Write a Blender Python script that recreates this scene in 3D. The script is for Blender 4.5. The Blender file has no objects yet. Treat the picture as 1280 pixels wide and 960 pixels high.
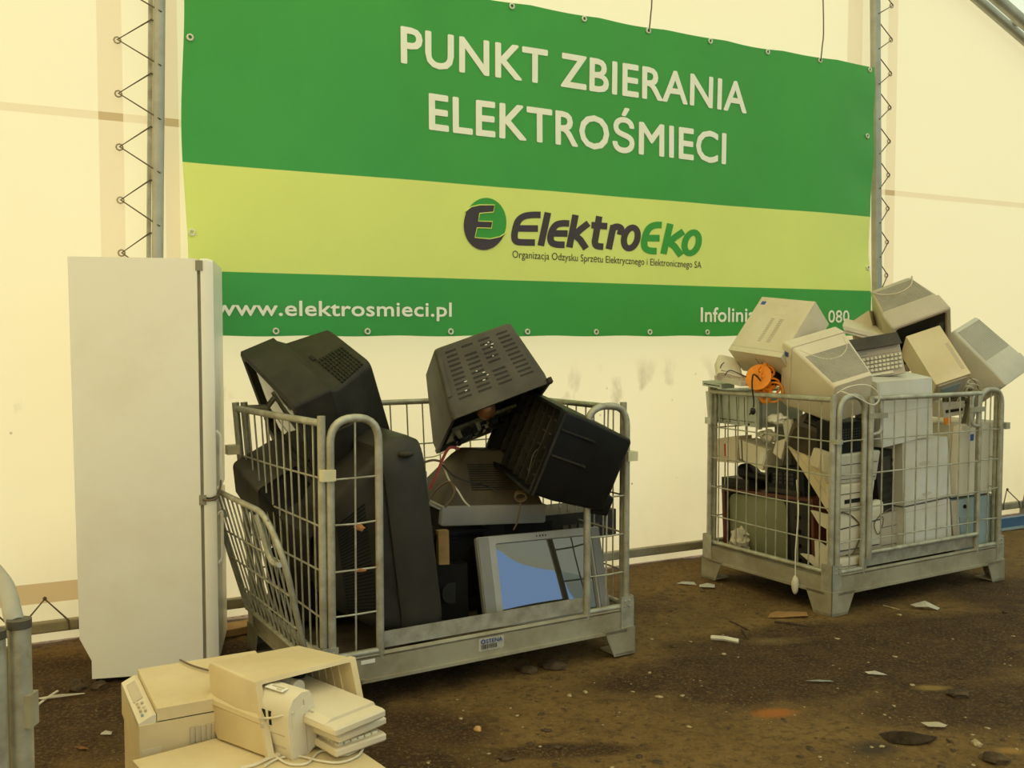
import bpy, bmesh, math, random
from mathutils import Vector as V, Matrix, noise as mnoise
random.seed(7)
C = bpy.context.scene.collection
scene = bpy.context.scene

# ------------------------------------------------------------------ camera
FPX = 1200.0                      # focal length in pixels of the 1280 wide frame
TH = math.atan(60 / FPX)          # the camera looks slightly down
cam_d = bpy.data.cameras.new('camera')
cam_d.sensor_width = 36.0
cam_d.lens = 36.0 * FPX / 1280
cam_d.clip_end = 200
cam = bpy.data.objects.new('camera', cam_d)
C.objects.link(cam)
CAM = V((0, 0, 1.5))
cam.location = CAM
cam.rotation_euler = (math.pi / 2 - TH, 0, 0)
scene.camera = cam

# ------------------------------------------------------------------ light
scene.view_settings.view_transform = 'Standard'
scene.view_settings.look = 'None'
scene.view_settings.gamma = 1.0
scene.view_settings.use_curve_mapping = False
scene.view_settings.exposure = 0.12
SKY = (0.62, 1.05, 1.75)
SUN_E = 5.6
world = bpy.data.worlds.new('sky')
scene.world = world
world.use_nodes = True
world.node_tree.nodes['Background'].inputs[0].default_value = (*SKY, 1)
world.node_tree.nodes['Background'].inputs[1].default_value = 1.0
sun_d = bpy.data.lights.new('sun', 'SUN')
sun_d.energy = SUN_E
sun_d.angle = math.radians(4)
sun_d.color = (1.0, 0.82, 0.47)
sun = bpy.data.objects.new('sun', sun_d)
C.objects.link(sun)

# wall frame: the gable of the tent
W0 = V((-2.26, 4.675, 0))
WA = math.radians(27.5)
DU = V((math.cos(WA), math.sin(WA), 0))
DN = V((math.sin(WA), -math.cos(WA), 0))      # into the tent
sd = (DN * 0.66 + V((0, 0, -1)) * 0.72 + DU * 0.92).normalized()   # the sun shines from behind the gable
sun.rotation_euler = (-sd).to_track_quat('Z', 'Y').to_euler()
sun.location = (-6, 20, 15)

# ------------------------------------------------------------------ helpers
RX = V((1, 0, 0)); FW = V((0, math.cos(TH), -math.sin(TH))); UP = V((0, math.sin(TH), math.cos(TH)))

def ray(px, py):
    return RX * ((px - 640) / FPX) + FW + UP * ((480 - py) / FPX)

def at(px, py, Y):
    r = ray(px, py)
    return CAM + r * (Y / r.y)

def ground(px, py, z=0.0):
    r = ray(px, py)
    return CAM + r * ((z - 1.5) / r.z)

def on_plane(px, py, p, n):
    r = ray(px, py)
    return CAM + r * ((p - CAM).dot(n) / r.dot(n))

def wp(u, z, n=0.0):
    return W0 + DU * u + DN * n + V((0, 0, z))

def wall_uv(px, py, n=0.0):
    q = on_plane(px, py, W0 + DN * n, DN) - W0
    return q.dot(DU), q.z

# --- materials
def mat(name, col, rough=0.6, metal=0.0, var=0.12, scale=9.0, bump=0.0, col2=None, spec=0.35, detail=5.0, amount=None, bscale=None):
    m = bpy.data.materials.new(name)
    m.use_nodes = True
    nt = m.node_tree; N = nt.nodes; L = nt.links
    b = N['Principled BSDF']
    b.inputs['Roughness'].default_value = rough
    b.inputs['Metallic'].default_value = metal
    b.inputs['Specular IOR Level'].default_value = spec
    tc = N.new('ShaderNodeTexCoord')
    nz = N.new('ShaderNodeTexNoise')
    nz.inputs['Scale'].default_value = scale
    nz.inputs['Detail'].default_value = detail
    nz.inputs['Roughness'].default_value = 0.62
    L.new(tc.outputs['Object'], nz.inputs['Vector'])
    rp = N.new('ShaderNodeValToRGB')
    c2 = col2 or tuple(c * (1 - var * 1.6) for c in col)
    c1 = tuple(min(1, c * (1 + var * 0.5)) for c in col)
    lo, hi = amount or (0.32, 0.66)
    rp.color_ramp.elements[0].position = lo
    rp.color_ramp.elements[0].color = (*c2, 1)
    rp.color_ramp.elements[1].position = hi
    rp.color_ramp.elements[1].color = (*c1, 1)
    L.new(nz.outputs['Fac'], rp.inputs[0])
    L.new(rp.outputs[0], b.inputs['Base Color'])
    if bump:
        n2 = N.new('ShaderNodeTexNoise')
        n2.inputs['Scale'].default_value = bscale or scale * 4
        n2.inputs['Detail'].default_value = 4
        L.new(tc.outputs['Object'], n2.inputs['Vector'])
        bp = N.new('ShaderNodeBump')
        bp.inputs['Strength'].default_value = bump
        bp.inputs['Distance'].default_value = 0.01
        L.new(n2.outputs['Fac'], bp.inputs['Height'])
        L.new(bp.outputs[0], b.inputs['Normal'])
    return m

def fabric(name, col, trans, t=0.5, stains=False):
    m = bpy.data.materials.new(name)
    m.use_nodes = True
    nt = m.node_tree; N = nt.nodes; L = nt.links
    N.remove(N['Principled BSDF'])
    out = N['Material Output']
    d = N.new('ShaderNodeBsdfDiffuse'); d.inputs[0].default_value = (*col, 1)
    tr = N.new('ShaderNodeBsdfTranslucent'); tr.inputs[0].default_value = (*trans, 1)
    mx = N.new('ShaderNodeMixShader'); mx.inputs[0].default_value = t
    L.new(d.outputs[0], mx.inputs[1]); L.new(tr.outputs[0], mx.inputs[2])
    L.new(mx.outputs[0], out.inputs[0])
    if stains:
        geo = N.new('ShaderNodeNewGeometry')
        sep = N.new('ShaderNodeSeparateXYZ')
        L.new(geo.outputs['Position'], sep.inputs[0])
        def M(op, a, b=None, c=None, clamp=False):
            q = N.new('ShaderNodeMath'); q.operation = op; q.use_clamp = clamp
            for i, v in enumerate((a, b, c)):
                if v is None: continue
                if hasattr(v, 'links'): L.new(v, q.inputs[i])
                else: q.inputs[i].default_value = v
            return q.outputs[0]
        def NZ(sc, det=4, stretch=None):
            q = N.new('ShaderNodeTexNoise'); q.inputs['Scale'].default_value = sc; q.inputs['Detail'].default_value = det
            if stretch:
                mp = N.new('ShaderNodeMapping'); mp.inputs['Scale'].default_value = stretch
                L.new(geo.outputs['Position'], mp.inputs[0]); L.new(mp.outputs[0], q.inputs['Vector'])
            else:
                L.new(geo.outputs['Position'], q.inputs['Vector'])
            return q.outputs['Fac']
        z = sep.outputs['Z']
        # a scuffed, mouldy belt near one metre, specks below it, soil and splashes near the ground
        belt = M('MULTIPLY', M('SUBTRACT', 1.0, M('MULTIPLY', M('ABSOLUTE', M('SUBTRACT', z, 1.14)), 4.2), clamp=True), M('MULTIPLY', M('SUBTRACT', NZ(5.5, 6, (1, 1, 0.6)), 0.565), 6.0, clamp=True))
        sp = N.new('ShaderNodeTexVoronoi'); sp.inputs['Scale'].default_value = 7.0
        L.new(geo.outputs['Position'], sp.inputs['Vector'])
        speck = M('MULTIPLY', M('LESS_THAN', sp.outputs['Distance'], 0.07), M('MULTIPLY', M('LESS_THAN', z, 1.25), M('MULTIPLY', M('SUBTRACT', NZ(1.7, 2), 0.42), 5.0, clamp=True)))
        soil = M('MULTIPLY', M('SUBTRACT', 1.0, M('MULTIPLY', z, 1.5), clamp=True), M('ADD', 0.25, M('MULTIPLY', M('SUBTRACT', NZ(3.0, 5, (1, 1, 0.5)), 0.35), 1.5, clamp=True)))
        fac = M('MAXIMUM', M('MULTIPLY', belt, 0.75), M('MAXIMUM', M('MULTIPLY', speck, 0.75), M('MULTIPLY', soil, 0.45)), clamp=True)
        for sh, c, dirt in ((d, col, (0.22, 0.17, 0.09)), (tr, trans, (0.28, 0.2, 0.09))):
            x = N.new('ShaderNodeMix'); x.data_type = 'RGBA'
            L.new(fac, x.inputs[0]); x.inputs[6].default_value = (*c, 1); x.inputs[7].default_value = (*dirt, 1)
            L.new(x.outputs[2], sh.inputs[0])
    return m

FAB = (0.80, 0.71, 0.46)
FTR = (0.89, 0.755, 0.405)
M = {
    'fabric': fabric('tent_fabric', FAB, FTR, 0.5, True),
    'fabric2': fabric('tent_fabric_double', (0.78, 0.68, 0.46), (0.78, 0.60, 0.30), 0.5),
    'fabric3': fabric('tent_fabric_hem', (0.60, 0.45, 0.25), (0.48, 0.33, 0.13), 0.5),
    'roof': fabric('roof_fabric', (0.78, 0.68, 0.44), (0.99, 0.83, 0.46), 0.68),
    'galv': mat('galvanised_steel', (0.46, 0.45, 0.36), 0.48, 0.5, 0.25, 14, 0.0, (0.32, 0.29, 0.21)),
    'galvd': mat('dirty_galvanised_steel', (0.36, 0.33, 0.235), 0.6, 0.25, 0.2, 5, 0.1, (0.25, 0.205, 0.125), amount=(0.28, 0.6)),
    'alu': mat('aluminium_profile', (0.42, 0.41, 0.35), 0.45, 0.5, 0.15, 5),
    'deck': mat('soiled_steel', (0.10, 0.075, 0.045), 0.8, 0.1, 0.3, 6, 0.2),
    'rope': mat('lacing_rope', (0.13, 0.10, 0.07), 0.9),
    'rust': mat('rust', (0.38, 0.17, 0.07), 0.9, 0, 0.3, 30),
    'clip': mat('yellowed_plastic_clip', (0.72, 0.66, 0.42), 0.5),
    'white_enamel': mat('white_enamel', (0.88, 0.84, 0.73), 0.4, 0, 0.05, 2.0, 0, (0.84, 0.78, 0.64), amount=(0.25, 0.5)),
    'gasket': mat('grey_gasket', (0.30, 0.27, 0.2), 0.7),
    'dark': mat('dark_void', (0.012, 0.011, 0.010), 0.8),
    'black': mat('black_plastic', (0.008, 0.0075, 0.0065), 0.5, 0, 0.3, 6, 0.05, spec=0.22),
    'blackd': mat('dusty_black_plastic', (0.034, 0.030, 0.022), 0.55, 0, 0.3, 5, 0.08, (0.016, 0.0145, 0.011), spec=0.25),
    'char': mat('charcoal_plastic', (0.040, 0.036, 0.028), 0.5, 0, 0.2, 4, 0.05, spec=0.25),
    'greyp': mat('dusty_grey_plastic', (0.090, 0.078, 0.055), 0.6, 0, 0.22, 5, 0.06, (0.055, 0.048, 0.034)),
    'brownp': mat('dusty_brown_plastic', (0.10, 0.075, 0.045), 0.65, 0, 0.3, 5, 0.08),
    'silver': mat('silver_plastic', (0.36, 0.35, 0.31), 0.45, 0.1, 0.08, 4),
    'silverd': mat('dark_silver_plastic', (0.22, 0.21, 0.18), 0.45, 0.1, 0.08, 4),
    'beige': mat('beige_plastic', (0.72, 0.63, 0.46), 0.5, 0, 0.06, 3, 0.03, (0.64, 0.54, 0.37)),
    'beige2': mat('yellowed_plastic', (0.72, 0.60, 0.37), 0.5, 0, 0.07, 3, 0.03, (0.62, 0.49, 0.27)),
    'cream': mat('cream_plastic', (0.74, 0.66, 0.49), 0.5, 0, 0.05, 3, 0.02),
    'taupe': mat('taupe_plastic', (0.54, 0.46, 0.34), 0.5, 0, 0.08, 4, 0.03),
    'ribgrey': mat('shaded_rib_plastic', (0.40, 0.36, 0.27), 0.6),  # groove shade painted in as a darker rib colour
    'grey': mat('light_grey_plastic', (0.60, 0.55, 0.43), 0.55, 0, 0.08, 4, 0.03),
    'offw': mat('offwhite_steel', (0.72, 0.70, 0.62), 0.4, 0, 0.06, 3, 0, (0.60, 0.56, 0.44)),
    'sage': mat('grey_green_steel', (0.46, 0.49, 0.41), 0.45, 0.3, 0.1, 5),
    'teal': mat('grey_teal_plastic', (0.33, 0.41, 0.40), 0.5, 0, 0.1, 5),
    'bluep': mat('blue_plastic', (0.06, 0.14, 0.26), 0.4),
    'orange': mat('orange_plastic', (0.95, 0.30, 0.02), 0.4, 0, 0.1, 12),
    'wood': mat('mahogany_veneer', (0.13, 0.035, 0.018), 0.4, 0, 0.3, 5, 0.03),
    'plank': mat('raw_wood', (0.42, 0.26, 0.10), 0.8, 0, 0.25, 9, 0.1),
    'key': mat('key_plastic', (0.74, 0.68, 0.50), 0.5),
    'cablew': mat('white_cable', (0.74, 0.68, 0.52), 0.5),
    'cableb': mat('black_cable', (0.018, 0.016, 0.014), 0.5),
    'cabler': mat('red_wire', (0.32, 0.05, 0.04), 0.5),
    'cableg': mat('brown_cable', (0.16, 0.11, 0.06), 0.6),
    'pcb': mat('circuit_board', (0.17, 0.16, 0.07), 0.5, 0, 0.4, 60, 0, (0.07, 0.06, 0.03)),
    'copper': mat('copper_winding', (0.45, 0.20, 0.07), 0.4, 0.4),
    'paper': mat('white_paper', (0.82, 0.78, 0.66), 0.8, 0, 0.06, 20),
    'card': mat('brown_cardboard', (0.58, 0.34, 0.13), 0.85, 0, 0.12, 10),
    'ink_blue': mat('blue_print', (0.05, 0.10, 0.36), 0.6),
    'ink_dark': mat('dark_print', (0.05, 0.045, 0.04), 0.6),
    'ink_red': mat('red_print', (0.65, 0.06, 0.03), 0.6),
    'stone': mat('dirt_clod', (0.085, 0.055, 0.028), 0.95, 0, 0.4, 20, 0.4),
    'pebble': mat('pale_pebble', (0.42, 0.33, 0.18), 0.9, 0, 0.3, 30),
    'bag': mat('translucent_film', (0.70, 0.62, 0.45), 0.35, 0, 0.2, 12, 0.4),
    'b_green': mat('banner_green', (0.048, 0.360, 0.050), 0.38, 0, 0.05, 1.2, 0, spec=0.4),
    'b_lime': mat('banner_lime', (0.78, 0.86, 0.21), 0.4, 0, 0.03, 1.2, 0, spec=0.4),
    'b_text': mat('banner_cream_print', (0.97, 0.95, 0.80), 0.4, 0, 0.02),
    'b_lgreen': mat('banner_logo_green', (0.045, 0.34, 0.04), 0.4, 0, 0.02),
    'b_dark': mat('banner_logo_dark', (0.055, 0.04, 0.045), 0.4, 0, 0.02),
}
def glass_screen(name, col, rough=0.06, spec=0.6):
    m = bpy.data.materials.new(name); m.use_nodes = True
    b = m.node_tree.nodes['Principled BSDF']
    b.inputs['Base Color'].default_value = (*col, 1)
    b.inputs['Roughness'].default_value = rough
    b.inputs['Specular IOR Level'].default_value = spec
    n = m.node_tree.nodes.new('ShaderNodeTexNoise'); n.inputs['Scale'].default_value = 3
    tcn = m.node_tree.nodes.new('ShaderNodeTexCoord')
    m.node_tree.links.new(tcn.outputs['Object'], n.inputs['Vector'])
    mr = m.node_tree.nodes.new('ShaderNodeMapRange')
    mr.inputs['To Min'].default_value = rough * 0.7; mr.inputs['To Max'].default_value = rough * 1.5
    m.node_tree.links.new(n.outputs['Fac'], mr.inputs[0])
    m.node_tree.links.new(mr.outputs[0], b.inputs['Roughness'])
    return m
M['screen'] = glass_screen('dark_screen_glass', (0.035, 0.033, 0.026), 0.03, 0.5)
M['screen'].node_tree.nodes['Principled BSDF'].inputs['IOR'].default_value = 2.3
M['screen_g'] = glass_screen('dusty_green_screen_glass', (0.20, 0.20, 0.10), 0.35, 0.4)
M['screen_k'] = glass_screen('black_screen_glass', (0.012, 0.012, 0.012), 0.1)

# --- mesh building
def new(): return bmesh.new()

def link(name, bm, m, parent=None, smooth=False, loc=None):
    """one mesh object; vertices are given in world space"""
    me = bpy.data.meshes.new(name)
    bmesh.ops.recalc_face_normals(bm, faces=bm.faces[:])
    org = V((0, 0, 0))
    if parent is not None:
        org = world_org(parent)
    elif loc is not None:
        org = V(loc)
    for v in bm.verts: v.co -= org
    bm.to_mesh(me); bm.free()
    if smooth:
        me.polygons.foreach_set('use_smooth', [True] * len(me.polygons))
        try: me.set_sharp_from_angle(angle=math.radians(38))
        except Exception: pass
    me.materials.append(m)
    o = bpy.data.objects.new(name, me)
    C.objects.link(o)
    if parent is not None: o.parent = parent
    elif loc is not None: o.location = org
    return o

def world_org(o):
    t = V((0, 0, 0))
    while o is not None:
        t += o.location; o = o.parent
    return t

def tag(o, label, cat, group=None, kind=None):
    if label: o['label'] = label
    if cat: o['category'] = cat
    if group: o['group'] = group
    if kind: o['kind'] = kind
    return o

def thing(name, label, cat, loc, group=None):
    o = bpy.data.objects.new(name, None)
    o.empty_display_size = 0.05
    C.objects.link(o)
    o.location = loc
    return tag(o, label, cat, group)

def struct(name, bm, m, smooth=False):
    o = link(name, bm, m, None, smooth)
    o['kind'] = 'structure'
    return o

def tube(bm, pts, r, n=8, closed=False):
    pts = [V(p) for p in pts]
    k = len(pts)
    rings = []
    prev = None
    for i, p in enumerate(pts):
        a = pts[i - 1] if i > 0 else (pts[-1] if closed else p)
        b = pts[i + 1] if i < k - 1 else (pts[0] if closed else p)
        t = (b - a)
        if t.length < 1e-9: t = V((0, 0, 1))
        t.normalize()
        if prev is None:
            h = V((0, 0, 1)) if abs(t.z) < 0.9 else V((1, 0, 0))
            x = t.cross(h).normalized()
        else:
            x = (prev - t * prev.dot(t))
            if x.length < 1e-6: x = t.orthogonal()
            x.normalize()
        prev = x
        y = t.cross(x)
        rings.append([bm.verts.new(p + (x * math.cos(2 * math.pi * j / n) + y * math.sin(2 * math.pi * j / n)) * r) for j in range(n)])
    for i in range(k - 1 + (1 if closed else 0)):
        A = rings[i]; B = rings[(i + 1) % k]
        for j in range(n):
            bm.faces.new((A[j], A[(j + 1) % n], B[(j + 1) % n], B[j]))
    if not closed:
        bm.faces.new(rings[0][::-1]); bm.faces.new(rings[-1])

def arc_path(pts, rad, seg=5):
    """round the inner corners of a polyline"""
    out = [V(pts[0])]
    for i in range(1, len(pts) - 1):
        p, a, b = V(pts[i]), V(pts[i - 1]), V(pts[i + 1])
        da = (a - p); db = (b - p)
        r = min(rad, da.length * 0.49, db.length * 0.49)
        s = p + da.normalized() * r; e = p + db.normalized() * r
        for k in range(seg + 1):
            t = k / seg
            out.append(s * (1 - t) ** 2 + p * 2 * t * (1 - t) + e * t * t)
    out.append(V(pts[-1]))
    return out

def smooth_path(pts, sub=6):
    pts = [V(p) for p in pts]
    out = []
    for i in range(len(pts) - 1):
        p0 = pts[max(i - 1, 0)]; p1 = pts[i]; p2 = pts[i + 1]; p3 = pts[min(i + 2, len(pts) - 1)]
        for k in range(sub):
            t = k / sub
            out.append(0.5 * ((2 * p1) + (p2 - p0) * t + (2 * p0 - 5 * p1 + 4 * p2 - p3) * t * t + (3 * p1 - p0 - 3 * p2 + p3) * t ** 3))
    out.append(pts[-1])
    return out

def box(bm, P, u0, u1, v0, v1, w0, w1):
    c = [bm.verts.new(P(u, v, w)) for u in (u0, u1) for v in (v0, v1) for w in (w0, w1)]
    for f in ((0, 1, 3, 2), (4, 6, 7, 5), (0, 4, 5, 1), (2, 3, 7, 6), (0, 2, 6, 4), (1, 5, 7, 3)):
        bm.faces.new([c[i] for i in f])
    return c

def bevel(bm, off, seg=2):
    es = [e for e in bm.edges if len(e.link_faces) == 2 and e.calc_face_angle(0) > 0.6]
    bmesh.ops.bevel(bm, geom=es, offset=off, segments=seg, affect='EDGES', clamp_overlap=True)

def rrect(u0, u1, w0, w1, r, seg=3):
    """rounded rectangle, r as a fraction of the smaller side"""
    ru = r * (u1 - u0); rw = r * (w1 - w0)
    out = []
    for cu, cw, a0 in ((u1 - ru, w1 - rw, 0), (u0 + ru, w1 - rw, 90), (u0 + ru, w0 + rw, 180), (u1 - ru, w0 + rw, 270)):
        for k in range(seg + 1):
            a = math.radians(a0 + 90 * k / seg)
            out.append((cu + ru * math.cos(a), cw + rw * math.sin(a)))
    return out

def loft(bm, P, secs, seg=3, cap0=True, cap1=True):
    rings = []
    for s in secs:
        v, u0, u1, w0, w1 = s[:5]
        r = s[5] if len(s) > 5 else 0.05
        rings.append([bm.verts.new(P(u, v, w)) for u, w in rrect(u0, u1, w0, w1, r, seg)])
    n = len(rings[0])
    for A, B in zip(rings, rings[1:]):
        for j in range(n):
            bm.faces.new((A[j], A[(j + 1) % n], B[(j + 1) % n], B[j]))
    if cap0: bm.faces.new(rings[0][::-1])
    if cap1: bm.faces.new(rings[-1])

def Ppose(c, d, ax):
    c = V(c); x = V(ax[0:3]) * d[0]; y = V(ax[3:6]) * d[1]; z = V(ax[6:9]) * d[2]
    return lambda u, v, w: c + x * (u - .5) + y * (v - .5) + z * (w - .5)

def Pquad(lu, ru, rd, ld, D, cap=1.0):
    """front quad (world points) and a depth vector"""
    lu, ru, rd, ld, D = map(V, (lu, ru, rd, ld, D))
    return lambda u, v, w: (ld * (1 - u) + rd * u) * (1 - w) + (lu * (1 - u) + ru * u) * w + D * v

def Paxis(front, rear, up, w, h):
    """front face centre, rear face centre, rough up, width and height"""
    f = V(front); y = V(rear) - f
    yd = y.normalized(); x = yd.cross(V(up)).normalized(); z = x.cross(yd)
    return lambda u, v, ww: f + y * v + x * (w * (u - .5)) + z * (h * (ww - .5))

def base_of(P):
    pts = [P(u, v, w) for u in (0, 1) for v in (0, 1) for w in (0, 1)]
    c = sum(pts, V((0, 0, 0))) / 8
    return V((c.x, c.y, min(p.z for p in pts)))

def blob(bm, c, sx, sy, sz, seed=0, sub=2, rough=0.35, rot=0.0):
    r = bmesh.ops.create_icosphere(bm, subdivisions=sub, radius=1.0)
    ca, sa = math.cos(rot), math.sin(rot)
    for v in r['verts']:
        k = 1 + rough * mnoise.noise(v.co * 1.7 + V((seed * 3.1, seed * 1.7, seed)))
        p = V((v.co.x * sx * k, v.co.y * sy * k, v.co.z * sz * k))
        v.co = V(c) + V((p.x * ca - p.y * sa, p.x * sa + p.y * ca, p.z))

# ------------------------------------------------------------------ the tent
ua, za = wall_uv(1222, 0); ub, zb = wall_uv(1280, 50)
RS = (zb - za) / (ub - ua)                    # fall of the roof
U_L, U_R, U_RIDGE = -1.7, 10.2, 1.85  # unseen left wall set close so its sunlit glow brightens the left side
def roof_z(u):
    zr = za + RS * (U_RIDGE - ua)
    return zr + RS * abs(u - U_RIDGE)
Z_EAVE_R = roof_z(U_R); Z_EAVE_L = roof_z(U_L)
DEPTH = 12.0

def wall_mesh():
    bm = new()
    def up(px, py): return wall_uv(px, py)[0]
    strips = [(up(124, 200), up(155, 200), 1), (up(189, 200), up(195, 200), 2), (up(206, 200), up(224, 200), 1),
              (up(1060, 50), up(1078, 50), 1), (up(1107, 200), up(1119, 200), 1)]
    us = sorted(set([U_L, U_R] + [a for s in strips for a in s[:2]] + [0.34] + [U_L + i * 0.35 for i in range(1, 35)]))
    us = [u for u in us if u <= U_R]
    zs = [0, 0.055, 0.12, 0.19, 0.29, 0.6, 0.9, 1.2, 1.6, 2.0, 2.3, 2.565, 2.605, 3.0, 3.5]
    rows = []
    def off(u, z):
        return 0.012 * mnoise.noise(V((u * 0.9, z * 0.7, 3.1))) + 0.003 * mnoise.noise(V((u * 5, z * 0.8, 7)))
    for z in zs:
        rows.append([bm.verts.new(wp(u, z, off(u, z))) for u in us])
    rows.append([bm.verts.new(wp(u, max(roof_z(u), 3.51), 0)) for u in us])
    for i in range(len(rows) - 1):
        for j in range(len(us) - 1):
            f = bm.faces.new((rows[i][j], rows[i][j + 1], rows[i + 1][j + 1], rows[i + 1][j]))
            um = (us[j] + us[j + 1]) / 2
            k = 0
            for a, b, idx in strips:
                if a <= um <= b: k = idx
            if i < len(zs) - 1:
                if abs(zs[i] - 2.565) < 1e-6 and k != 2: k = 1 if k == 0 else 2
                if abs(zs[i] - 0.19) < 1e-6 and um < 0.34: k = 2
            f.material_index = k
    return bm
w = struct('wall_back', wall_mesh(), M['fabric'], True)
w.data.materials.append(M['fabric2']); w.data.materials.append(M['fabric3'])

def quad(bm, *p):
    return bm.faces.new([bm.verts.new(V(q)) for q in p])

for side, ue in (('left', U_L), ('right', U_R)):
    bm = new(); quad(bm, wp(ue, 0), wp(ue, 0, DEPTH), wp(ue, roof_z(ue), DEPTH), wp(ue, roof_z(ue)))
    struct('wall_' + side, bm, M['fabric'] if side == 'left' else M['roof'])
bm = new()
for ue in (U_L, U_R):
    quad(bm, wp(ue, roof_z(ue), -0.02), wp(U_RIDGE, roof_z(U_RIDGE), -0.02), wp(U_RIDGE, roof_z(U_RIDGE), DEPTH), wp(ue, roof_z(ue), DEPTH))
struct('ceiling', bm, M['roof'])
# the far gable behind the photographer, with its open gateway
GO0, GO1, GOZ = 2.3, 6.4, 5.2
bm = new()
quad(bm, wp(U_L, 0, DEPTH), wp(GO0, 0, DEPTH), wp(GO0, roof_z(GO0), DEPTH), wp(U_RIDGE, roof_z(U_RIDGE), DEPTH), wp(U_L, roof_z(U_L), DEPTH))
quad(bm, wp(GO1, 0, DEPTH), wp(U_R, 0, DEPTH), wp(U_R, roof_z(U_R), DEPTH), wp(GO1, roof_z(GO1), DEPTH))
quad(bm, wp(GO0, GOZ, DEPTH), wp(GO1, GOZ, DEPTH), wp(GO1, roof_z(GO1), DEPTH), wp(GO0, roof_z(GO0), DEPTH))
struct('wall_front', bm, M['roof'])

# --- ground
def gz(x, y):
    return 0.014 * mnoise.noise(V((x * 1.3, y * 1.3, 1))) + 0.008 * mnoise.noise(V((x * 5, y * 5, 4))) + 0.004 * mnoise.noise(V((x * 15, y * 15, 9))) - 0.006
bm = new()
xs = [-14, -9, -6, -4.5] + [-3.4 + 0.05 * i for i in range(0, 177)] + [6.5, 9, 14, 18]
ys = [-14, -9, -5, -2, 0, 1.5] + [2.2 + 0.05 * i for i in range(0, 135)] + [10, 13, 17]
g = [[bm.verts.new((x, y, gz(x, y))) for x in xs] for y in ys]
for i in range(len(ys) - 1):
    for j in range(len(xs) - 1):
        bm.faces.new((g[i][j], g[i][j + 1], g[i + 1][j + 1], g[i + 1][j]))

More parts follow.
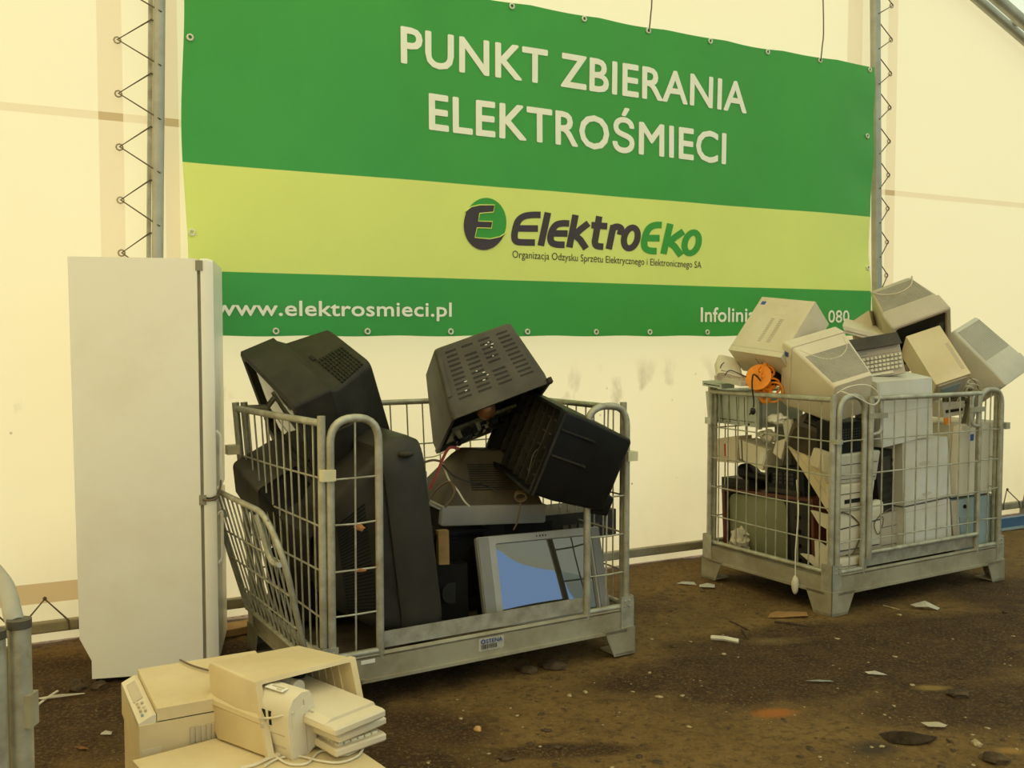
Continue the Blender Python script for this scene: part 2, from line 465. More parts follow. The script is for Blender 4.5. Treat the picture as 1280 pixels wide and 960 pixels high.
def dirt():
    m = bpy.data.materials.new('trodden_dirt'); m.use_nodes = True
    nt = m.node_tree; N = nt.nodes; L = nt.links
    b = N['Principled BSDF']; b.inputs['Roughness'].default_value = 0.85; b.inputs['Specular IOR Level'].default_value = 0.25
    geo = N.new('ShaderNodeNewGeometry')
    def nz(sc, det=6, r=0.6):
        q = N.new('ShaderNodeTexNoise'); q.inputs['Scale'].default_value = sc; q.inputs['Detail'].default_value = det; q.inputs['Roughness'].default_value = r
        L.new(geo.outputs['Position'], q.inputs['Vector']); return q.outputs['Fac']
    def MM(op, a, b_=None, clamp=False):
        q = N.new('ShaderNodeMath'); q.operation = op; q.use_clamp = clamp
        for i, v in enumerate((a, b_)):
            if v is None: continue
            if hasattr(v, 'links'): L.new(v, q.inputs[i])
            else: q.inputs[i].default_value = v
        return q.outputs[0]
    def mixc(f, a, c):
        x = N.new('ShaderNodeMix'); x.data_type = 'RGBA'
        L.new(f, x.inputs[0])
        for i, v in ((6, a), (7, c)):
            if hasattr(v, 'links'): L.new(v, x.inputs[i])
            else: x.inputs[i].default_value = (*v, 1)
        return x.outputs[2]
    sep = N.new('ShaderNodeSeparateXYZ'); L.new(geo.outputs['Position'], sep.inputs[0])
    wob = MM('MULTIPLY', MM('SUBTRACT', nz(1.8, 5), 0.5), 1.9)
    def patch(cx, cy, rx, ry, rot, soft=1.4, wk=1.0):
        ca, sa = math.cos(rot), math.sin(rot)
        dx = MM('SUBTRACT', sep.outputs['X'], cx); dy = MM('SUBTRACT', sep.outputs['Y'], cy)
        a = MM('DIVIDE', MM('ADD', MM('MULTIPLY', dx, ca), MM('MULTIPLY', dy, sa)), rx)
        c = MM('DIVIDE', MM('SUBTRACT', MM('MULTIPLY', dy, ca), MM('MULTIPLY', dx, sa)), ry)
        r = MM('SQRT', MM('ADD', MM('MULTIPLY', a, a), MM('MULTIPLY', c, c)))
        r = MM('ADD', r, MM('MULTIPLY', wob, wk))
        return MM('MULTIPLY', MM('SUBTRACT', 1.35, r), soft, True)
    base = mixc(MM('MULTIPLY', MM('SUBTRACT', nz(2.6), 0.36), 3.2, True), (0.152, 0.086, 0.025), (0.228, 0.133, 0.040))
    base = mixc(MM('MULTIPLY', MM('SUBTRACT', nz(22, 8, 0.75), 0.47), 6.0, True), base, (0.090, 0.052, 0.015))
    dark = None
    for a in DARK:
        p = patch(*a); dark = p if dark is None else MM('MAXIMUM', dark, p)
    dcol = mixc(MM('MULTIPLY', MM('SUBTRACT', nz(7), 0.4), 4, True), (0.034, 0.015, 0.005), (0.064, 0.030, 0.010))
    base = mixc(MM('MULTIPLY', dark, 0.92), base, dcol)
    base = mixc(MM('MULTIPLY', MM('SUBTRACT', nz(70, 4, 0.7), 0.5), 3.0, True), base, (0.25, 0.17, 0.06))
    for a, c in SPOTS:
        base = mixc(MM('MULTIPLY', patch(*a), 0.8), base, c)
    vo = N.new('ShaderNodeTexVoronoi'); vo.inputs['Scale'].default_value = 30
    L.new(geo.outputs['Position'], vo.inputs['Vector'])
    sel = MM('MULTIPLY', MM('LESS_THAN', vo.outputs['Distance'], 0.09), MM('GREATER_THAN', nz(2.2, 3), 0.52))
    base = mixc(MM('MULTIPLY', sel, 0.8), base, (0.42, 0.32, 0.18))
    vo2 = N.new('ShaderNodeTexVoronoi'); vo2.inputs['Scale'].default_value = 17
    L.new(geo.outputs['Position'], vo2.inputs['Vector'])
    sel2 = MM('MULTIPLY', MM('LESS_THAN', vo2.outputs['Distance'], 0.17), MM('GREATER_THAN', nz(3.1, 3), 0.50))
    base = mixc(MM('MULTIPLY', sel2, 0.7), base, (0.045, 0.028, 0.014))
    L.new(base, b.inputs['Base Color'])
    bp = N.new('ShaderNodeBump'); bp.inputs['Strength'].default_value = 1.0; bp.inputs['Distance'].default_value = 0.03
    L.new(MM('ADD', nz(11, 8, 0.7), MM('MULTIPLY', nz(45, 5), 0.35)), bp.inputs['Height'])
    L.new(bp.outputs[0], b.inputs['Normal'])
    return m
def gpatch(px, py, rx, ry, rot=0.0, soft=1.6, wk=1.0):
    q = ground(px, py); return (q.x, q.y, rx, ry, rot, soft, wk)
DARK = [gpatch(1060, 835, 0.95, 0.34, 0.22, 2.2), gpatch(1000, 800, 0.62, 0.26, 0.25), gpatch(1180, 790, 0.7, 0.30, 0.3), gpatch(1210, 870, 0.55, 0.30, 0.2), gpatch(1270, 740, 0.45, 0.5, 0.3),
        gpatch(860, 850, 0.42, 0.14, 0.15), gpatch(540, 905, 0.30, 0.20, -0.5), gpatch(60, 880, 0.9, 0.6, 0.2, 2.2), gpatch(330, 850, 0.9, 0.5, 0.3, 2.2), gpatch(470, 960, 0.3, 0.35, 0.3), gpatch(640, 780, 0.85, 0.36, 0.5), gpatch(1090, 725, 0.75, 0.4, 0.5),  # the last two here paint the cages' shade into the dirt
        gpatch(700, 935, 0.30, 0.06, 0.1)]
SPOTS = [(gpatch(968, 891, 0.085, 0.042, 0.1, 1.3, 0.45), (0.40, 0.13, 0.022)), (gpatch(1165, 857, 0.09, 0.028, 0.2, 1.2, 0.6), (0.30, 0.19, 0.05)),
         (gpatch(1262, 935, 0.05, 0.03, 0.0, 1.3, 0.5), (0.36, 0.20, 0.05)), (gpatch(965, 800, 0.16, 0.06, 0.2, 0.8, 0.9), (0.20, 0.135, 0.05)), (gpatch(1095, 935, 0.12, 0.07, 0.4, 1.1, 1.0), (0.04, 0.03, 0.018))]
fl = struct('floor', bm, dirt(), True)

# --- uprights with rope lacing
def upright(px_top, px_bot, n, r, eye_px, eye_ys, side, label, ztop):
    u0 = wall_uv(px_top[0], px_top[1], n)[0]; u1 = wall_uv(px_bot[0], px_bot[1], n)[0]
    z0 = wall_uv(*px_top, n)[1]; z1 = wall_uv(*px_bot, n)[1]
    k = (u0 - u1) / (z0 - z1)
    def pu(z): return u1 + (z - z1) * k * 0.6
    base = wp(pu(0), 0, n)
    t = thing('tent_upright', label, 'tent pole', base, 'lattice laced uprights of the tent gable')
    bm = new(); zt = roof_z(pu(3))
    a, b = wp(pu(0), -0.01, n), wp(pu(zt), zt, n)
    ax = (b - a).normalized()
    P = lambda x, y, z: a + (b - a) * z + DU * ((x - .5) * 2 * r) + DN * ((y - .5) * 2 * r)
    loft(bm, lambda u, v, w: P(u, w, v), [(0, 0, 1, 0, 1, 0.35), (1, 0, 1, 0, 1, 0.35)], 3)
    link('pole', bm, M['alu'], t, True)
    bm = new()
    P2 = lambda x, y, z: a + (b - a) * z + DU * ((x - .5) * 2 * r) + DN * ((y - .5) * 2 * r - r * 1.2)
    box(bm, P2, -0.35 if side < 0 else 1.0, 0.0 if side < 0 else 1.35, 0.0, 0.5, 0.02, 0.99)
    link('keder_rail', bm, M['galv'], t)
    ue = wall_uv(*eye_px, 0.012)[0]
    rope = new()
    for zc in eye_ys:
        e = wp(ue, zc, 0.03)
        bm = new()
        pts = [wp(ue + 0.016 * math.cos(j * math.pi / 4), zc + 0.016 * math.sin(j * math.pi / 4), 0.018) for j in range(8)]
        tube(bm, pts, 0.004, 6, True)
        link('eyelet', bm, M['galvd'], t, True)
        lo = wp(pu(zc - 0.13) - side * r * 0.0, zc - 0.13, n + r * 1.05); hi = wp(pu(zc + 0.10) + side * r * 1.2, zc + 0.10, n - r * 0.6)
        tube(rope, [hi, e, lo], 0.0042, 5)
        tube(rope, arc_path([lo, wp(pu(zc - .14) - side * r * 1.1, zc - 0.14, n + 0.01), wp(pu(zc - .165) + side * r * 1.1, zc - 0.165, n - r)], 0.02), 0.0042, 5)
    link('lacing_rope', rope, M['rope'], t)
    return t
zl = [wall_uv(152, y, 0.03)[1] for y in (50, 115, 180, 248, 316)]
sp = (zl[0] - zl[4]) / 4
upright((204, 30), (197, 310), 0.12, 0.027, (149, 180), [zl[0] + sp * k for k in range(3, -8, -1)], -1, 'weathered upright tent pole laced with rope above the white fridge', 5)
zr_ = [wall_uv(1109, y, 0.03)[1] for y in (48, 90, 132, 174, 216, 259, 301, 344)]
sp = (zr_[0] - zr_[7]) / 7
upright((1089, 30), (1096, 340), 0.10, 0.033, (1110, 200), [zr_[0] + sp * k for k in range(4, -9, -1)], 1, 'upright tent pole with zigzag rope beside the right edge of the banner', 5)

# --- base rail of the gable with the hem rope
t = thing('base_rail', 'long grey metal rail along the foot of the tent wall with rope zigzag above', 'rail', wp(0, 0.055, 0.09))
bm = new()
P = lambda u, v, w: wp(-1.65 + 11.8 * u, 0.055 + 0.055 * w, 0.022 + 0.04 * (1 - v))
loft(bm, lambda a, b, c: P(b, a, c), [(0, 0, 1, 0, 1, 0.15), (1, 0, 1, 0, 1, 0.15)], 2)
link('rail', bm, M['galvd'], t)
for k in range(-9, 38):
    u = -0.04 + 0.25 * k
    if not (-0.6 < u < 0.8 or u > 6.7): continue
    e = wp(u, 0.215, 0.02)
    bm = new()
    tube(bm, [wp(u - 0.105, 0.06, 0.072), wp(u - 0.1, 0.11, 0.066), e, wp(u + 0.1, 0.11, 0.066), wp(u + 0.105, 0.06, 0.072)], 0.005, 5)
    link('hem_rope', bm, M['rope'], t)
    bm = new(); blob(bm, wp(u, 0.218, 0.025), 0.011, 0.011, 0.011, k, 1, 0.0)
    link('hem_eyelet', bm, M['rope'], t)
for k in (1, 4, 6):
    p = wp(-1.0 + 1.4 * k, 0, 0.03)
    bm = new()
    tube(bm, [p + V((0, 0, -0.02)), p + V((0, 0, 0.06))], 0.02, 8)
    link('ground_peg', bm, M['galvd'], t)

# roof rafter of twin tubes along the gable, top of the frame at the right
bm = new()
for dn, dz, r in ((0.06, -0.06, 0.038), (0.26, -0.14, 0.045)):
    for ue in (U_L, U_R):
        tube(bm, [wp(U_RIDGE, roof_z(U_RIDGE) + dz, dn), wp(ue, roof_z(ue) + dz, dn)], r, 10)
struct('trim_1', bm, M['alu'], True)
bm = new()
for k in range(8):
    u = 7.0 + 0.4 * k
    tube(bm, [wp(u, roof_z(u) - 0.02, 0.05), wp(u + 0.2, roof_z(u + 0.2) - 0.10, 0.26)], 0.012, 6)
struct('trim_2', bm, M['galv'], True)

# ------------------------------------------------------------------ the banner
BN = 0.165
bu0 = wall_uv(230.5, 200, BN)[0]; bu1 = wall_uv(1089.5, 250, BN)[0]
bz0 = wall_uv(700, 420, BN)[1]; bz1 = (wall_uv(1088, 85, BN)[1] + wall_uv(730, 18, BN)[1]) / 2
zA = (wall_uv(232, 201, BN)[1] + wall_uv(1086, 272, BN)[1]) / 2
zB = (wall_uv(278, 338, BN)[1] + wall_uv(1090, 365, BN)[1]) / 2
def bdisp(u, z):
    s = (u - bu0) / (bu1 - bu0); tt = (z - bz0) / (bz1 - bz0)
    d = 0.020 * mnoise.noise(V((u * 0.9, z * 0.6, 2))) + 0.008 * mnoise.noise(V((u * 2.2 + z * 1.4, z * 0.8, 5)))
    # tension folds running down from the hanging points
    for cu, k, a in ((0.96, -0.55, 0.016), (0.66, -0.12, 0.012), (0.2, 0.45, 0.012), (0.84, 0.30, 0.008), (0.45, -0.2, 0.007)):
        x = (s - cu - k * (1 - tt) * 0.25) * 14
        d += 1.45 * a * math.exp(-x * x) * (0.35 + 0.65 * tt)
    d += 0.006 * math.sin(tt * 26 + s * 9) * math.exp(-((s - 0.985) * 30) ** 2)
    return d
def bp_(u, z, o=0.0): return wp(u, z, BN + bdisp(u, z) + o)
ban = thing('banner', 'large green and lime banner with cream lettering hung on the white tent wall', 'banner', wp((bu0 + bu1) / 2, bz0, BN))
def bsheet():
    bm = new(); nu = 110
    zs = []
    for a, b, n in ((bz0, zB, 8), (zB, zA, 14), (zA, bz1, 24)):
        zs += [a + (b - a) * i / n for i in range(n)]
    zs.append(bz1)
    gg = []
    for z in zs:
        row = []
        for i in range(nu + 1):
            u = bu0 + (bu1 - bu0) * i / nu
            zz = z; uu = u
            tt = (z - bz0) / (bz1 - bz0)
            if i == 0: uu += 0.012 * math.sin(tt * 9)
            if i == nu: uu += 0.014 * math.sin(tt * 10 + 1)
            if z == bz0: zz += 0.0025 * math.sin(i * 0.55)
            if z == bz1: zz -= 0.008 * abs(math.sin(i * 0.28))
            row.append(bm.verts.new(bp_(uu, zz)))
        gg.append(row)
    for i in range(len(zs) - 1):
        for j in range(nu):
            f = bm.faces.new((gg[i][j], gg[i][j + 1], gg[i + 1][j + 1], gg[i + 1][j]))
            f.material_index = 1 if zB - 1e-6 <= (zs[i] + zs[i + 1]) / 2 <= zA else 0
    return bm
sh = link('printed_sheet', bsheet(), M['b_green'], ban, True)
sh.data.materials.append(M['b_lime'])

def text_geo(body, bold=0.0, shear=0.0, space=1.0):
    cu = bpy.data.curves.new('t', 'FONT')
    cu.body = body; cu.size = 1.0; cu.offset = bold; cu.shear = shear; cu.space_character = space
    cu.resolution_u = 3
    ob = bpy.data.objects.new('t', cu); C.objects.link(ob)
    dg = bpy.context.evaluated_depsgraph_get()
    me = bpy.data.meshes.new_from_object(ob.evaluated_get(dg))
    vs = [v.co.copy() for v in me.vertices]; fs = [tuple(p.vertices) for p in me.polygons]
    bpy.data.objects.remove(ob); bpy.data.curves.remove(cu); bpy.data.meshes.remove(me)
    return vs, fs
CAPH = max(v.y for v in text_geo('H')[0])

def lettering(name, body, fn, u0, u1, z, cap, m, parent, bold=0.02, shear=0.0, z1=None, space=1.0, label=None, cuts=0):
    vs, fs = text_geo(body, 0.0, shear, space)
    x0 = min(v.x for v in vs); x1 = max(v.x for v in vs)
    z1 = z if z1 is None else z1
    bm = new()
    dirs = [(0, 0)] + ([(math.cos(i * math.pi / 4), math.sin(i * math.pi / 4)) for i in range(8)] if bold else [])
    lift = {d: V((0, 0, 0)) for d in dirs}
    for n_, (dx, dy) in enumerate(dirs):         # the heavy weight: the outline swollen by its own stroke
        q = []
        for v in vs:
            k = (v.x - x0) / (x1 - x0)
            q.append(bm.verts.new(fn(u0 + (u1 - u0) * k + dx * bold * cap, z + (z1 - z) * k + (v.y / CAPH + dy * bold) * cap) + DN * (0.0002 * n_)))
        for f in fs:
            try: bm.faces.new([q[i] for i in f])
            except ValueError: pass
    o = link(name, bm, m, parent)
    if label: o['label'] = label
    return o
def buv(px, py): return wall_uv(px, py, BN + 0.01)
fnb = lambda u, z: bp_(u, z, 0.0025)
def bline(name, body, l, r, cap_top, m, bold, shear=0.0, space=1.0, label=None):
    (u0, z0), (u1, z1) = buv(*l), buv(*r)
    cap = buv(*cap_top)[1] - z0
    return lettering(name, body, fnb, u0, u1, z0, cap, m, ban, bold, shear, z1, space, label)
bline('lettering', 'PUNKT ZBIERANIA', (501.5, 78), (934, 140.5), (501, 34), M['b_text'], 0.030, 0, 1.04, 'cream capitals of the upper headline')
bline('lettering', 'ELEKTROŚMIECI', (537, 161), (908.5, 204), (536, 117.5), M['b_text'], 0.030, 0, 1.04, 'cream capitals of the second headline')
bline('lettering', 'www.elektrosmieci.pl', (268, 394), (564, 395.5), (268, 375), M['b_text'], 0.028, 0, 1.02, 'cream web address along the lower green band')
bline('lettering', 'Infolinia', (878, 402), (945, 402), (878, 384.5), M['b_text'], 0.028, 0, 1.02, 'cream word on the lower green band, partly hidden by beige cases')
bline('lettering', '080', (1034, 403), (1061, 403), (1034, 388), M['b_text'], 0.02, 0, 1.0, 'cream digits on the lower green band')
bline('lettering', 'Organizacja Odzysku Sprzętu Elektrycznego i Elektronicznego SA', (641, 322), (878.5, 335), (641, 313), M['b_dark'], 0.0, 0, 1.0, 'small dark line of text under the brand word')

def zpx(x, y): return buv(560 + x / 3.765, 220 + y / 3.765)
def flat(name, pts, o, m, parent, label=None):
    bm = new(); bm.faces.new([bm.verts.new(bp_(u, z, o)) for u, z in pts])
    bmesh.ops.triangulate(bm, faces=bm.faces[:])
    x = link(name, bm, m, parent)
    if label: x['label'] = label
    return x
ell = []
for k in range(40):
    a = 2 * math.pi * k / 40
    ell.append((176 + 101 * math.cos(a) + 6 * math.sin(a), 225 - 123 * math.sin(a)))
em = flat('logo_emblem', [zpx(*p) for p in ell], 0.0025, M['b_lgreen'], ban, 'green oval of the round logo')
inner = [(84, 166), (110, 145), (150, 136), (221, 136), (216, 170), (150, 176), (144, 212), (211, 214), (206, 246), (138, 244), (127, 290), (200, 296), (245, 286), (274, 268)]
left = [p for p in ell if False]
arc = []
for k in range(0, 25):
    a = math.radians(-22 - (151 + 31) * 0 - k * (360 - 22 - 151 - 0) / 24 * 1.0)
    arc.append((176 + 101 * math.cos(a) + 6 * math.sin(a), 225 - 123 * math.sin(a)))
flat('emblem_letter', [zpx(*p) for p in inner + arc[1:-1]], 0.0045, M['b_dark'], em, 'dark letter E filling the left of the oval')
bm = new()
tube(bm, [bp_(*zpx(*p), 0.0045) for p in inner], 0.0035, 4)
link('emblem_outline', bm, M['b_lime'], em)

def ribbon(bm, pts, w, o=0.0025, closed=False):
    """a flat brush stroke in the logo's own drawing plane"""
    n = len(pts); L_, R_ = [], []
    for i, (x, y) in enumerate(pts):
        ax, ay = pts[i - 1] if (i > 0 or closed) else pts[i]
        bx, by = pts[(i + 1) % n] if (i < n - 1 or closed) else pts[i]
        d1 = V((x - ax, y - ay)); d2 = V((bx - x, by - y))
        if d1.length < 1e-6: d1 = d2
        if d2.length < 1e-6: d2 = d1
        d1.normalize(); d2.normalize()
        t = (d1 + d2).normalized(); k = min(1.5, 1 / max(.3, t.dot(d1)))
        L_.append(bm.verts.new(bp_(*zpx(x - t.y * w / 2 * k, y + t.x * w / 2 * k), o)))
        R_.append(bm.verts.new(bp_(*zpx(x + t.y * w / 2 * k, y - t.x * w / 2 * k), o)))
    for i in range(n if closed else n - 1):
        j = (i + 1) % n
        bm.faces.new((L_[i], L_[j], R_[j], R_[i]))
def oval(cx, cy, rx, ry, sh): return [(cx + rx * math.cos(a) + sh * math.sin(a), cy - ry * math.sin(a)) for a in [2 * math.pi * k / 24 for k in range(24)]]
def loop2(pts): return [(p.x, p.y) for p in smooth_path([V((x, y, 0)) for x, y in pts], 4)]
bm = new()
for strokes in (
    [[(436, 183), (395, 183), (358, 190), (332, 212), (318, 255), (315, 290), (326, 308), (360, 312), (410, 313)]], [[(322, 246), (424, 247)]], [[(470, 172), (437, 328)]],
    [[(570, 224), (540, 223), (510, 230), (490, 256), (482, 290), (488, 312), (510, 322), (548, 324)]], [[(486, 270), (562, 271)]],
    [[(600, 183), (570, 336)]], [[(662, 222), (625, 250), (592, 282)], [(590, 274), (622, 300), (650, 342)]],
    [[(714, 189), (697, 280), (692, 310), (700, 328), (732, 333)]], [[(676, 231), (752, 236)]],
    [[(782, 232), (758, 344)]], [[(778, 244), (800, 238), (818, 248), (812, 276)]]):
    for p in strokes: ribbon(bm, loop2(p) if len(p) > 3 else p, 31)
ribbon(bm, oval(864, 291, 32, 49, 9), 29, 0.0025, True)
x = link('lettering', bm, M['b_dark'], ban); x['label'] = 'dark slanted half of the brand word'
bm = new()
for p in ([(1010, 230), (985, 230), (960, 238), (940, 262), (928, 305), (930, 335), (950, 350), (986, 353)], [(932, 291), (1000, 292)], [(1050, 224), (1018, 366)], [(1112, 260), (1075, 286), (1040, 316)], [(1038, 308), (1070, 330), (1102, 374)]):
    ribbon(bm, loop2(p) if len(p) > 3 else p, 31)
ribbon(bm, oval(1152, 314, 33, 49, 9), 29, 0.0025, True)
x = link('lettering', bm, M['b_lgreen'], ban); x['label'] = 'green slanted half of the brand word'

gro = [(640, 1), (730, 19), (811, 33), (887, 48), (960, 61), (1023, 73), (1085, 88), (1084, 170), (1090, 335), (1087, 416), (238, 46), (234, 290), (345, 415), (459, 417), (563, 417), (659, 417), (745, 416.5), (813, 417), (886, 416), (960, 417), (1030, 417)]
proto = None
for px, py in gro:
    u, z = buv(px, py)
    u = min(max(u, bu0 + 0.03), bu1 - 0.03); z = min(max(z, bz0 + 0.025), bz1 - 0.025)
    bm = new()
    tube(bm, [bp_(u + 0.014 * math.cos(j * math.pi / 4), z + 0.014 * math.sin(j * math.pi / 4), 0.006) for j in range(8)], 0.005, 6, True)
    link('grommet', bm, M['paper'], ban, True)
for px, top in ((811, -80), (1023, -60)):
    u, z = buv(px, 33 if px < 900 else 73)
    bm = new()
    q = bp_(u, bz1 - 0.03, 0.01)
    tube(bm, smooth_path([q, q + V((0, 0, 0.1)) + DU * 0.012, q + V((0, 0, 0.28)) + DU * 0.02, wp(u + 0.03, bz1 + 1.1, 0.14)], 4), 0.0045, 5)
    link('hanging_rope', bm, M['rope'], ban)

# ------------------------------------------------------------------ the fridge
FA = math.radians(12.5)
fx = V((math.cos(FA), math.sin(FA), 0)); fy = V((-math.sin(FA), math.cos(FA), 0))
FO = V((-1.848, 4.07, 0))                       # near rear foot of the cabinet
fr = thing('fridge', 'tall white two-door fridge seen from its side, standing by the tent wall', 'fridge', FO + fx * 0.3 + fy * 0.28)
def Pf(u, v, w): return FO + fx * u + fy * v + V((0, 0, w))
FH, FDp, FWd = 1.835, 0.495, 0.52
# cabinet: side profile with the cut-away for the compressor low at the back
prof = [(0.035, 0.02), (0.035, 0.10), (-0.012, 0.20), (-0.025, FH), (FDp, FH), (FDp, 0.02)]
bm = new()
r0 = [bm.verts.new(Pf(a, 0, b)) for a, b in prof]; r1 = [bm.verts.new(Pf(a, FWd, b)) for a, b in prof]
bm.faces.new(r0[::-1]); bm.faces.new(r1)
for i in range(len(prof)): bm.faces.new((r0[i], r0[(i + 1) % len(prof)], r1[(i + 1) % len(prof)], r1[i]))
bevel(bm, 0.006, 2)
cab = link('cabinet', bm, M['white_enamel'], fr, True)
bm = new(); box(bm, Pf, FDp, FDp + 0.014, 0.012, FWd - 0.012, 0.05, FH - 0.012); link('door_gasket', bm, M['gasket'], fr)
for z0, z1 in ((0.05, 0.775), (0.79, FH)):
    bm = new()
    loft(bm, lambda a, b, c: Pf(FDp + 0.014 + 0.052 * b, FWd * a, z0 + (z1 - z0) * c), [(0, 0, 1, 0, 1, 0.01), (0.6, 0, 1, 0, 1, 0.01), (1, 0.02, 0.98, 0.006, 0.994, 0.02)], 3)
    d = link('door', bm, M['white_enamel'], fr, True)
    bm = new()
    zc = z1 - 0.05 if z0 < 0.5 else z0 + 0.05
    tube(bm, arc_path([Pf(FDp + 0.064, 0.05, zc - 0.02), Pf(FDp + 0.085, 0.05, zc), Pf(FDp + 0.085, 0.05, zc + (-0.22 if z0 < .5 else 0.22)), Pf(FDp + 0.064, 0.05, zc + (-0.24 if z0 < .5 else 0.24))], 0.02), 0.008, 6)
    link('handle', bm, M['white_enamel'], d, True)
for zc in (0.782, FH - 0.03):
    bm = new(); box(bm, lambda u, v, w: Pf(FDp - 0.006 + 0.03 * u, -0.004 + 0.03 * v, zc - 0.022 + 0.044 * w), 0, 1, 0, 1, 0, 1); bevel(bm, 0.003, 1)
    link('hinge', bm, M['gasket'], fr)
bm = new(); tube(bm, smooth_path([Pf(FDp + 0.01, -0.006, 0.785), Pf(FDp + 0.05, -0.012, 0.782), Pf(FDp + 0.075, 0.02, 0.80), Pf(FDp + 0.085, 0.05, 0.87)], 4), 0.005, 5); link('loose_strap', bm, M['cableg'], fr)
bm = new()
loft(bm, lambda a, b, c: Pf(0.04 + 0.2 * a, 0.08 + 0.2 * b, 0.02 + 0.15 * c), [(0, .1, .9, 0, .8, .4), (.3, 0, 1, 0, 1, .4), (.8, 0, 1, 0, 1, .4), (1, .1, .9, 0, .8, .4)], 4)
link('compressor', bm, M['black'], fr, True)
for a, b in ((0.06, 0.04), (0.48, 0.04), (0.06, 0.5), (0.48, 0.5)):
    bm = new(); tube(bm, [Pf(a, b, -0.005), Pf(a, b, 0.03)], 0.018, 10); link('foot', bm, M['black'], fr)

